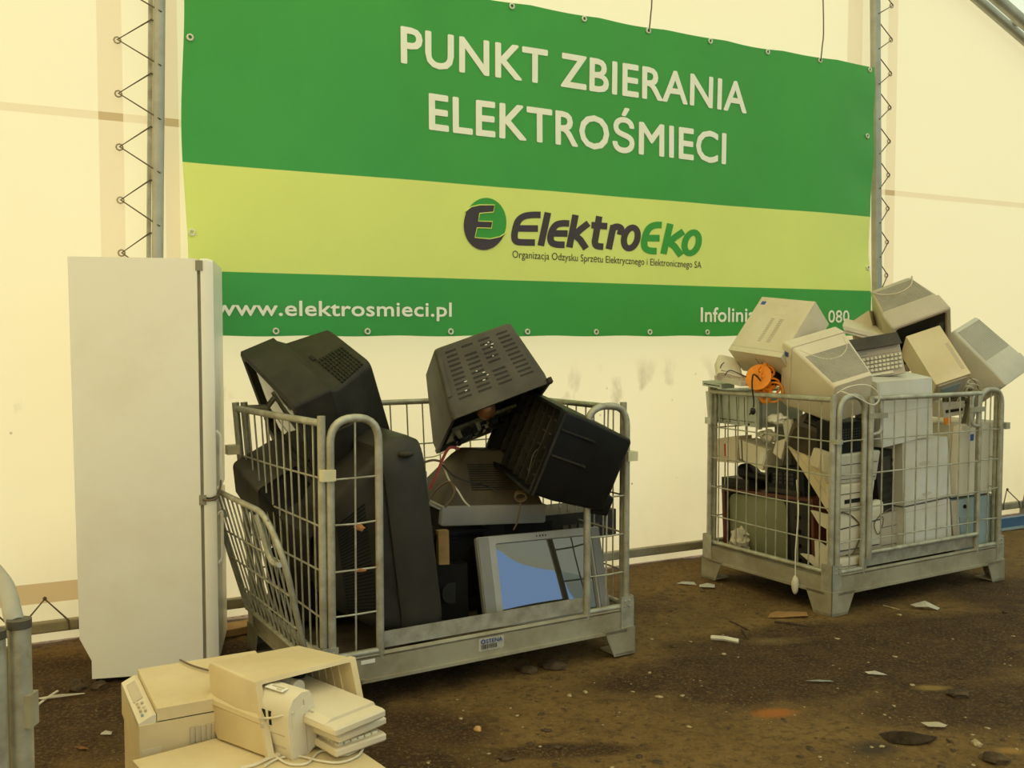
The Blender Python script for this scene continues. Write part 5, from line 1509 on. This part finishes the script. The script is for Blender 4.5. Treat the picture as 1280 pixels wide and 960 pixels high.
cable('thin black cable arching over the grey keyboard corner', M['cableb'], [at(901, 468, 5.7), at(901, 458, 5.72), at(905, 453, 5.74)], .003)
cable('black cable bent into a peak between the cover and the orange reel', M['cableb'], [at(906, 469, 5.6), at(912, 463, 5.6), at(924, 467, 5.55), at(933, 471, 5.5)], .003)

# --- cables, scrap electronics near the right end
def gfp(px, py, d): return on_plane(px, py, QR(0, d, 0), CY)
cable('white cable looped in front of the ribbed monitor over the gate corner', M['cablew'], [gfp(1046, 492, .02), gfp(1060, 484, -.02), gfp(1080, 481, -.035), gfp(1094, 487, -.035), gfp(1099, 499, -.03), gfp(1090, 506, -.03), gfp(1070, 496, -.01), gfp(1050, 489, .05)], .004)
cable('dark cable looped over the rounded cream printer', M['greyp'] if False else M['cableg'], [gfp(1052, 640, .05), gfp(1066, 646, .045), gfp(1076, 662, .045), gfp(1068, 690, .045), gfp(1058, 694, .05)], .004)
cable('grey wire loop on the printer side near the gate post', M['cableg'], [gfp(1092, 640, .06), gfp(1104, 648, .04), gfp(1098, 668, .04), gfp(1093, 654, .04), gfp(1106, 640, .04), gfp(1118, 634, .06)], .003)
P = fq(((1178, 504), (1206, 501), (1205, 518), (1180, 522)), 0.12, 0.2)
t = thing('disk_drive', 'taupe metal drive unit resting on the white cases by the gate latch', 'disk drive', base_of(P))
bm = new(); box(bm, P, 0, 1, 0, 1, 0, 1); bevel(bm, .002, 1); link('housing', bm, M['taupe'], t)
bm = new(); box(bm, P, .1, .9, -.02, .01, .3, .5); link('slot', bm, M['dark'], t)
bm = new(); box(bm, P, .0, .3, -.03, .02, -.5, -.02); link('orange_tab', bm, M['orange'], t)
P = Ppose(gfp(1192, 497, .16), (0.16, 0.02, 0.13), (0.9, .3, .3, -.3, .9, .2, -.25, -.25, .93))
t = thing('circuit_board', 'circuit board with wires on the heap under the light grey monitor', 'circuit board', base_of(P))
bm = new(); box(bm, P, 0, 1, 0, 1, 0, 1); b = link('board', bm, M['pcb'], t)
rr = random.Random(9)
for k in range(16):
    bm = new(); u, w = rr.uniform(.05, .85), rr.uniform(.05, .85); box(bm, P, u, u + rr.uniform(.05, .13), -rr.uniform(.4, 1.5), 0.1, w, w + rr.uniform(.05, .12))
    link('component', bm, M['greyp'], b)
for k in range(7):
    a = rr.uniform(1180, 1212); bb = rr.uniform(476, 500)
    cable('thin pale wire tangled over the circuit board by the right end of the gate', (M['cablew'], M['cableg'], M['cablew'])[k % 3], [gfp(a, bb + 8, .14), gfp(a + 8, bb - 4, .12), gfp(a + 20, bb, .12), gfp(a + 26, bb + 14, .13)], .003, 'tangled_wire', 'wire', 'tangled wires over the circuit board')
P = fq(((1216, 486), (1228, 490), (1214, 536), (1206, 534)), 0.10, 0.03)
t = thing('metal_bracket', 'bent grey metal bracket behind the gate latch at the right', 'metal bracket', base_of(P))
bm = new(); box(bm, P, 0, 1, 0, 1, 0, 1); box(bm, P, 0, .2, -1.2, 1, 0, 1); link('bracket', bm, M['galvd'], t)
# unseen filler added to keep the depth of the heap dark between front items
for s, d, z, w_, h_, lab in ((0.78, 0.60, 0.40, .34, .42, 'grey filler monitor deep in the heap behind the open chassis'), (0.50, 0.50, 0.83, .36, .34, 'dark grey filler monitor deep in the heap above the radio')):
    P = Paxis(QR(s, d, z), QR(s + .02, d + .30, z), (0, 0, 1), w_, h_)
    crt('computer_monitor', lab, 'computer monitor', P, M['greyp'], M['greyp'], M['screen_k'], .3, .7, (.15, .9), group='filler monitors deep inside the heap')
P = Paxis(QR(1.24, 0.56, 0.55), QR(1.24, .90, .55), (0, 0, 1), .44, .72)
t = pc_case('computer_case', 'big taupe filler case deep in the heap behind the white stack', P, M['taupe'], None)
bm = new(); box(bm, P, .1, .9, -.02, .0, .1, .14); link('seam', bm, M['greyp'], t)

# ------------------------------------------------------------------ the group in front of the fridge
# copier
a0 = ground(176, 897, .35); a1 = ground(133, 851, .35); a2 = ground(264, 881, .35)
ux = (a2 - a0).normalized(); uy = V((-ux.y, ux.x, 0))
CW, CD = 0.44, 0.40
o = a0 - V((0, 0, .35))
Pc = lambda u, v, w: o + ux * (u * CW) + uy * (v * CD) + V((0, 0, w * .35))
t = thing('desktop_copier', 'beige flatbed copier on the dirt in front of the white fridge', 'copier', o + ux * .2 + uy * .2)
bm = new(); box(bm, Pc, 0, 1, 0, 1, 0.0, .62); bevel(bm, .008, 2); link('base_body', bm, M['beige2'], t, True)
bm = new(); box(bm, Pc, -.015, 1.0, -.015, 1.0, .64, .93); bevel(bm, .008, 2); ub = link('upper_body', bm, M['beige2'], t, True)
bm = new(); box(bm, Pc, .01, .99, .01, .99, .60, .66); link('body_joint', bm, M['taupe'], t)
bm = new(); prism(lambda u, v, w: Pc(u, v, w), [(-.015, .90), (.10, .935), (.10, 1.0), (.075, 1.0), (-.015, .945)], .0, .99, bm); cp = link('control_panel', bm, M['cream'], t)
bm = new(); prism(Pc, [(.005, .955), (.065, .992), (.065, 1.002), (.005, .966)], .42, .86, bm); link('display_strip', bm, M['taupe'], cp)
for k in range(7):
    bm = new(); u = .012 + .028 * (k % 2); box(bm, Pc, u, u + .016, .08 + .045 * k, .105 + .045 * k, .97 + .014 * (k % 2), .99 + .016 * (k % 2)); link('button', bm, M['teal'] if k == 0 else (M['taupe'] if k % 3 else M['cream']), cp)
bm = new(); box(bm, Pc, .105, 1.01, .0, 1.0, .94, 1.05); bevel(bm, .006, 2); lid = link('platen_lid', bm, M['beige2'], t, True)
bm = new(); box(bm, Pc, .11, .99, .004, .98, .925, .945); link('lid_gap', bm, M['dark'], t)
bm = new()
for k in range(17): box(bm, Pc, .32 + .037 * k, .342 + .037 * k, -.03, .0, .70, .84)
link('cooling_vents', bm, M['taupe'], t)
bm = new(); box(bm, Pc, .15, .58, -.03, .02, .20, .56); bevel(bm, .004, 1); link('paper_tray_door', bm, M['beige2'], t)
bm = new(); box(bm, Pc, .58, .95, -.012, .03, .50, .585); link('tray_recess', bm, M['greyp'], t)
bm = new(); box(bm, Pc, .0, .13, -.02, .02, .55, .72); bevel(bm, .004, 1); link('corner_clip', bm, M['beige'], t)
cable('thin cable lying across the copier lid', M['cableg'], [Pc(.42, 1.0, 1.075), Pc(.50, .75, 1.075), Pc(.68, .42, 1.075), Pc(.80, .30, 1.075), Pc(.98, .12, 1.075)], .0035)

# flat-topped machine in front
zt = .25
q0 = ground(168, 950, zt); q1 = ground(273, 922, zt)
ex = (q1 - q0).normalized(); ey = V((ex.y, -ex.x, 0))              # along the back edge, then toward the camera
LX, LY = 0.56, 0.52
cA = q1 - ex * .26
Pm = lambda u, v, w: V((cA.x, cA.y, 0)) + ex * (u * LX) + ey * ((1 - v) * LY) + V((0, 0, w * zt))
t = thing('flat_machine', 'flat-topped yellowed office machine under the open casing, nearest to the camera', 'office machine', V((cA.x, cA.y, 0)) + ex * .28 + ey * .26)
bm = new(); box(bm, Pm, .02, .98, .02, .98, .02, .80); bevel(bm, .006, 2); link('base_body', bm, M['beige2'], t, True)
bm = new(); box(bm, Pm, 0, 1, 0, 1, .84, 1.0); bevel(bm, .007, 2); link('top_cover', bm, M['beige2'], t, True)
bm = new(); box(bm, Pm, .03, .97, .03, .97, .79, .85); link('cover_joint', bm, M['taupe'], t)
bm = new(); box(bm, Pm, .985, 1.008, .30, .62, .45, .75); link('side_recess', bm, M['dark'], t)
for a, b in ((.1, .1), (.9, .1), (.1, .9), (.9, .9)):
    bm = new(); p = Pm(a, b, 0); tube(bm, [p - V((0, 0, .005)), p + V((0, 0, .012))], .02, 10); link('foot', bm, M['black'], t)

# open casing
V8 = {}
fTL = at(320, 853, 2.84); fTR = at(443, 822, 3.05); fBL = ground(337, 949, zt + .004); fBR = ground(461, 914, zt + .004)
bTL = at(256, 825, 3.02); bBL = ground(265, 922, zt + .004); bTR = at(368, 805, 3.26); bBR = fBR + (bBL - fBL) + V((-.01, .02, 0))
def Po(u, v, w):
    f = (fBL * (1 - u) + fBR * u) * (1 - w) + (fTL * (1 - u) + fTR * u) * w
    b = (bBL * (1 - u) + bBR * u) * (1 - w) + (bTL * (1 - u) + bTR * u) * w
    return f * (1 - v) + b * v
t = thing('empty_casing', 'empty yellowed casing lying open toward the right on the flat machine, holding keyboards', 'plastic casing', Po(.5, .5, 0))
bm = new()
loft(bm, Po, [(.93, .05, .95, .05, .95, .02), (.08, .05, .95, .045, .955, .02), (.0, .05, .95, .045, .955, .02), (.0, -.012, 1.012, -.01, 1.012, .02), (.055, -.012, 1.012, -.01, 1.012, .02), (.06, 0, 1, 0, 1, .03), (.9, 0, 1, 0, 1, .03), (1.0, .03, .97, .03, .93, .04)], 3)
link('shell', bm, M['beige2'], t, True)
bm = new()
prism(lambda u, v, w: Po(-.022 + .03 * u, .03 + .94 * v, w), [(0, .46), (0, .52), (1, .58), (1, .40)], 0, 1, bm); link('side_rib', bm, M['beige2'], t)
bm = new()
for k in range(6): box(bm, Po, .935, .965, .2 + .12 * k, .23 + .12 * k, .06, .94)
link('inner_ribs', bm, M['beige2'], t)
bm = new(); box(bm, Po, -.02, .02, -.004, .05, .50, .53); box(bm, Po, -.018, .0, -.006, .03, .40, .46); link('latch_notch', bm, M['taupe'], t)
dep = (bBL - fBL).normalized()           # into the casing
wid = (fBR - fBL).normalized()
# small printer lying in it
ec = at(378, 906, 2.80); 
upp = (V((0, 0, 1)) - wid * .10).normalized()
P = Paxis(ec, ec + dep * .21, upp, .105, .195)
t = thing('small_printer', 'small cream portable printer poking out of the open casing beside the keyboards', 'printer', base_of(P))
prof = [(.08, .0), (.55, -.02), (.92, .06), (1.0, .2), (.98, .82), (.86, .97), (.55, 1.0), (.25, .95), (.06, .82), (.0, .7), (.0, .1)]
bm = prism(P, prof, 0, 1); bevel(bm, .003, 1); link('housing', bm, M['cream'], t, True)
bm = new(); prism(P, [(.10, .06), (.50, .03), (.50, .66), (.62, .66), (.62, .80), (.14, .72)], -.012, .02, bm); link('end_plate', bm, M['cream'], t)
bm = new(); box(bm, P, .60, .625, -.008, .01, .05, .88); link('end_seam', bm, M['taupe'], t)
bm = new(); box(bm, P, -.012, .01, .1, .9, .20, .23); box(bm, P, -.012, .01, .1, .9, .40, .415); link('side_seam', bm, M['taupe'], t)
bm = new(); box(bm, P, -.01, .03, .35, .8, .52, .74); link('side_window', bm, M['dark'], t)
bm = new()
for k in range(3): box(bm, P, -.02, .0, .40 + .14 * k, .45 + .14 * k, .50, .76)
link('window_bars', bm, M['cream'], t)
bm = new(); box(bm, P, .0, .02, .40, .75, .44, .52); link('orange_strip', bm, M['orange'], t)
bm = new(); box(bm, P, .30, .55, .25, .62, 1.0, 1.012); lb = link('top_label', bm, M['paper'], t)
bm = new(); box(bm, P, .34, .40, .3, .4, 1.008, 1.016); box(bm, P, .44, .52, .3, .55, 1.008, 1.016); link('label_print', bm, M['taupe'], lb)
bm = new(); wire(bm, [P(-.05, .75, .52), P(-.04, .5, .60), P(-.03, .2, .70), P(.2, -.03, .78)], .004); link('side_lever', bm, M['cablew'], t)
# white jar
jc = at(372, 861, 2.95)
t = thing('white_jar', 'round white jar end showing between the small printer and the casing roof', 'jar', jc - V((0, 0, .03)))
bm = new(); tube(bm, [jc, jc + dep * .004, jc + dep * .11], .026, 18); link('jar_body', bm, M['paper'], t, True)
bm = new(); tube(bm, [jc - dep * .003, jc + dep * .018], .028, 18); link('lid', bm, M['grey'], t, True)
t = thing('dark_bundle', 'dark crumpled cable bundle deep inside the open casing', 'cable bundle', Po(.4, .6, .6))
bm = new()
for k in range(7):
    c = Po(.35 + .06 * k, .55 + .03 * (k % 3), .78)
    tube(bm, [c + V((.03 * math.cos(j * math.pi / 4), .02 * math.sin(j * math.pi / 4), .014 * math.sin(j * math.pi / 4 + k))) for j in range(8)], .006, 5, True)
link('strands', bm, M['cableb'], t)
bm = new(); box(bm, lambda u, v, w: Po(.12 + .2 * u, .45 + .2 * v, .80 + .05 * w), 0, 1, 0, 1, 0, 1); link('red_tag', bm, M['ink_red'], t)
# keyboards
def kb(front_px, right_px, z, th, length, label, keys, tilt=0.0, raised=False):
    f = ground(*front_px, z); r = ground(*right_px, z)
    x = (r - f); w_ = x.length; x.normalize(); y = V((-x.y, x.x, 0))
    P = lambda u, v, w: f + x * (u * w_) + y * (v * length) + V((0, 0, (w - 1) * th + tilt * v * length))
    t = thing('computer_keyboard', label, 'keyboard', base_of(P), 'keyboards piled in the open casing')
    bm = new(); loft(bm, lambda u, v, w: P(u, w, v), [(0, .03, .97, .015, .99, .03), (.25, 0, 1, 0, 1, .03), (.8, 0, 1, 0, 1, .03), (1.0, .02, .98, .01, .99, .03)], 3); link('housing', bm, M['beige'], t, True)
    if keys:
        for j in range(6):
            bm = new()
            for i in range(18): box(bm, P, .10 + .135 * j, .10 + .135 * j + .11, .05 + .05 * i, .05 + .05 * i + .042, .95, 1.28)
            bevel(bm, .0015, 1); link('key_row', bm, M['key'], t)
    if raised:
        bm = new(); prism(lambda u, v, w: P(u, v, w), [(.0, .95), (1, .95), (.97, 1.35), (.14, 1.35)], .12, .98, bm); link('raised_cover', bm, M['beige'], t)
        bm = new(); box(bm, P, .10, .13, .3, .62, 1.15, 1.36); link('cover_slot', bm, M['taupe'], t)
    return t
kb((420, 938), (484, 916), .288, .026, .42, 'lowest beige keyboard of the pile sticking out of the casing', True)
kb((424, 921), (484, 896), .327, .024, .42, 'middle beige keyboard of the pile sticking out of the casing', True, .01)
kb((419, 912), (483, 886), .368, .026, .42, 'top keyboard-like slab of the pile in the casing, plain raised lid', False, .03, True)
# white cables on the flat machine
zt2 = zt + .006
g = lambda px, py: ground(px, py, zt2)
cable('pale cable curling under the keyboards on the flat machine', M['cablew'], [g(345, 946), g(362, 955), g(384, 954), g(397, 941), g(412, 938), g(430, 944), g(446, 938), g(453, 930)], .004)
cable('second pale cable crossing the flat machine below the keyboards', M['cablew'], [g(330, 958), g(348, 948), g(372, 945), g(400, 951), g(425, 953), g(447, 945), g(455, 933)], .004)
cable('thick pale cable end with plug at the near edge of the flat machine', M['beige'], [g(300, 960), g(318, 956), g(336, 948), g(352, 943)], .006)

# ------------------------------------------------------------------ neighbouring cage at the left edge of the picture
pc = at(24, 782, 2.25); pc.z = 0
t = thing('metal_crate', 'grey metal crate with capped posts at the left edge nearest the camera', 'crate', V((pc.x - .25, pc.y, 0)))
def post(c, r, h, name):
    bm = new(); tube(bm, [c, c + V((0, 0, h))], r, 14); p = link(name, bm, M['galv'], t, True)
    bm = new(); tube(bm, [c + V((0, 0, h - .012)), c + V((0, 0, h + .002)), c + V((0, 0, h + .008))], r * 1.08, 14); link('end_cap', bm, M['greyp'], p, True)
    return p
zc = at(24, 778, 2.25).z
post(pc, .026, zc, 'post')
p2 = at(-6, 792, 2.2); z2 = p2.z; p2.z = 0
post(p2, .022, z2, 'post')
bm = new(); box(bm, lambda u, v, w: V((pc.x - .60 + .58 * u, pc.y - .004 + .008 * v, .10 + (zc - .16) * w)), 0, 1, 0, 1, 0, 1); link('side_sheet', bm, M['galvd'], t)
bm = new()
a = at(16, 768, 2.30); b = at(8, 735, 2.55); c = at(-8, 712, 2.75)
tube(bm, smooth_path([at(20, 780, 2.26), a, b, c], 5), .022, 12); link('sloping_rail', bm, M['silver'], t, True)
bm = new(); box(bm, lambda u, v, w: pc + V((.016 + .016 * u, -.02 + .04 * v, zc - .25 + .08 * w)), 0, 1, 0, 1, 0, 1); bevel(bm, .006, 1); link('side_lug', bm, M['galvd'], t)

# blue beam on the ground beyond the closed cage
t = thing('blue_beam', 'blue painted beam on the dirt behind the right end of the closed cage', 'beam', ground(1265, 662))
a = ground(1244, 662); 
Pb = lambda u, v, w: a + DU * (u * 1.6) + DN * (v * .05) + V((0, 0, .002 + .09 * w))
bm = new(); box(bm, Pb, 0, 1, 0, 1, 0, 1); bevel(bm, .006, 1); link('beam_body', bm, M['bluep'], t)
bm = new(); box(bm, Pb, -.01, 1.01, 1.0, 1.4, 0, .18); link('lower_lip', bm, M['teal'], t)
# pale plank seen low by the fridge
t = thing('plank', 'raw wooden plank on the dirt between the white fridge and the open cage', 'plank', ground(292, 795))
a = ground(276, 798); b = ground(318, 790)
d_ = (b - a).normalized(); n_ = V((-d_.y, d_.x, 0))
bm = new(); box(bm, lambda u, v, w: a + d_ * (u * .3 - .05) + n_ * (v * .12) + V((0, 0, .035 * w)), 0, 1, 0, 1, 0, 1); bevel(bm, .002, 1); link('board', bm, M['plank'], t)

# ------------------------------------------------------------------ litter on the dirt
def flake(name, label, cat, px, py, pts, m, th=.004, lift=.006, warp=.012, group=None):
    """a thin torn piece lying on the ground: outline in metres around the pixel's ground point"""
    c = ground(px, py); c.z = gz(c.x, c.y) + lift
    bm = new()
    cen = bm.verts.new(c + V((0, 0, warp)))
    ring = [bm.verts.new(c + V((x, y, warp * .8 * mnoise.noise(V((x * 40, y * 40, px * .1))) ))) for x, y in pts]
    for i in range(len(ring)): bm.faces.new((cen, ring[i], ring[(i + 1) % len(ring)]))
    bmesh.ops.solidify(bm, geom=bm.faces[:], thickness=th)
    o = link(name, bm, m, None, False, c)
    return tag(o, label, cat, group)
def stone(name, label, cat, px, py, r, m, seed, flat=.5, group=None):
    c = ground(px, py); c.z = gz(c.x, c.y) + r * flat * .4
    bm = new(); blob(bm, c, r, r * .8, r * flat, seed, 2, .5, seed)
    return tag(link(name, bm, m, None, False, c), label, cat, group)
def stick(name, label, cat, a, b, r, m, mid=0.0, group=None):
    p = ground(*a); q = ground(*b); p.z = gz(p.x, p.y) + r * .9; q.z = gz(q.x, q.y) + r * .9
    bm = new(); tube(bm, [p, (p + q) / 2 + V((0, 0, r * .4)) + V((mid, mid, 0)), q], r, 6)
    return tag(link(name, bm, m, None, False, (p + q) / 2), label, cat, group)
flake('cardboard_scrap', 'brown cardboard scrap on the dirt beside the near foot of the closed cage', 'cardboard', 985, 768, [(-.12, -.04), (-.05, -.05), (.03, -.045), (.10, -.03), (.115, .045), (.04, .06), (.0, .045), (-.05, .05), (-.09, .02)], M['card'], .005, .008)
stick('stick', 'dark stick lying before the cardboard scrap', 'stick', (968, 776), (1010, 781), .006, M['stone'])
stick('tube_piece', 'pale hollow tube piece lying alone on the dirt between the cages', 'tube', (889, 799), (923, 804), .012, M['cablew'])
flake('paper_scrap', 'crumpled white paper on the dirt in front of the closed gate', 'paper', 1156, 760, [(-.06, .05), (-.03, .06), (.02, .02), (.07, -.03), (.05, -.05), (-.0, -.045), (-.05, -.0)], M['paper'], .004, .02, .03)
flake('paper_scrap', 'white scrap close beside the far foot of the closed cage', 'paper', 884, 732, [(-.04, .03), (.0, .04), (.05, .02), (.04, -.03), (-.02, -.035), (-.05, -.01)], M['paper'], .004, .01, .02)
flake('paper_scrap', 'flat white scrap left of the far foot of the closed cage', 'paper', 858, 729, [(-.06, .0), (-.02, .03), (.05, .02), (.06, -.015), (-.01, -.03)], M['paper'], .004, .008, .012)
flake('leaf_scrap', 'thin green scrap on the dark dirt patch', 'scrap', 1024, 854, [(-.06, .005), (-.02, .012), (.05, .01), (.065, -.002), (.01, -.008), (-.04, -.006)], M['sage'], .003, .008, .006)
flake('paper_scrap', 'pale torn scrap on the dark dirt right of the green scrap', 'paper', 1094, 843, [(-.04, .02), (.0, .015), (.05, -.01), (.02, -.015), (-.03, .0)], M['paper'], .003, .01, .012)
flake('paper_scrap', 'bright cream scrap near the lower right on dark dirt', 'paper', 1168, 908, [(-.045, .02), (.03, .025), (.05, -.0), (.03, -.02), (-.03, -.015)], M['cream'], .004, .012, .012)
stone('dirt_clod', 'large black clod on the dark dirt at the right', 'clod', 1198, 864, .05, M['stone'], 3, .3)
stone('stone', 'rounded pale stone near the lower right corner', 'stone', 1220, 928, .022, M['pebble'], 5, .6)
stone('stone', 'rusty orange lump in the bottom left of the open dirt', 'stone', 597, 912, .017, M['card'], 6, .7)
stone('stone', 'grey flat stone by the bottom right corner of the picture', 'stone', 1243, 948, .05, M['stone'], 9, .4)
flake('dark_rag', 'dark flattened rag on the dirt at the lower right', 'rag', 1135, 925, [(-.09, .05), (-.02, .10), (.06, .08), (.12, .02), (.07, -.03), (.0, -.05), (-.08, -.03)], M['stone'], .01, .008, .03)
stone('dirt_clod', 'dark clod under the front beam of the open cage', 'clod', 660, 836, .05, M['stone'], 12, .45)
stone('dirt_clod', 'long low clod half under the open cage beam, right of the plate', 'clod', 690, 830, .07, M['stone'], 15, .3)
flake('paper_scrap', 'white flat strip at the rear foot of the white fridge', 'plastic strip', 75, 872, [(-.09, -.02), (-.06, -.03), (.0, -.005), (.09, .03), (.085, .04), (.0, .012), (-.06, -.01)], M['paper'], .006, .012, .01)
stick('bent_wire', 'bent pale wire rising from the white strip by the fridge', 'wire', (48, 879), (72, 862), .005, M['cablew'])
stone('dirt_clod', 'dark clod beside the fridge foot, left of the copier', 'clod', 96, 858, .05, M['stone'], 21, .6)
stone('dirt_clod', 'small dark clod between the fridge and the copier', 'clod', 124, 857, .035, M['stone'], 23, .6)
flake('red_scrap', 'small red-brown scrap on dark dirt left of the copier', 'scrap', 102, 937, [(-.03, .01), (.0, .015), (.03, -.005), (.0, -.012)], M['rust'], .004, .008, .006)
flake('paper_scrap', 'pale scrap beside the red-brown scrap left of the copier', 'paper', 132, 918, [(-.02, .01), (.02, .012), (.025, -.01), (-.015, -.012)], M['paper'], .004, .008, .01)
stick('stick', 'short dark stick near the middle of the open dirt', 'stick', (927, 786), (935, 800), .006, M['stone'])
stick('stick', 'thin dark twig lying between the tube piece and the cardboard', 'stick', (912, 776), (934, 786), .004, M['stone'])
stick('stick', 'pale twig lying before the front beam of the closed cage', 'stick', (1104, 757), (1124, 763), .004, M['pebble'])
# countable crumbs all over
rr = random.Random(11)
k = 0
while k < 190:
    px, py = rr.uniform(430, 1279), rr.uniform(705, 958)
    if py < 705 + (px < 800) * 140: continue
    c = ground(px, py)
    if (QL(0, 0, 0) - c).length < .5: continue
    pale = rr.random() < .42
    r = rr.choice((.003, .0035, .004, .005, .006, .009) if pale else (.004, .005, .006, .008, .010, .013)) * rr.uniform(.8, 1.3)
    c.z = gz(c.x, c.y) + r * .2
    bm = new(); blob(bm, c, r * rr.uniform(.8, 1.8), r, r * .4, k, 2, .7, rr.uniform(0, 3))
    o = link('dirt_crumb', bm, M['pebble'] if pale else M['stone'], None, False, c)
    tag(o, 'small pale crumb scattered on the trodden dirt' if pale else 'small dark crumb scattered on the trodden dirt', 'crumb', 'pale crumbs on the dirt' if pale else 'dark crumbs on the dirt')
    k += 1
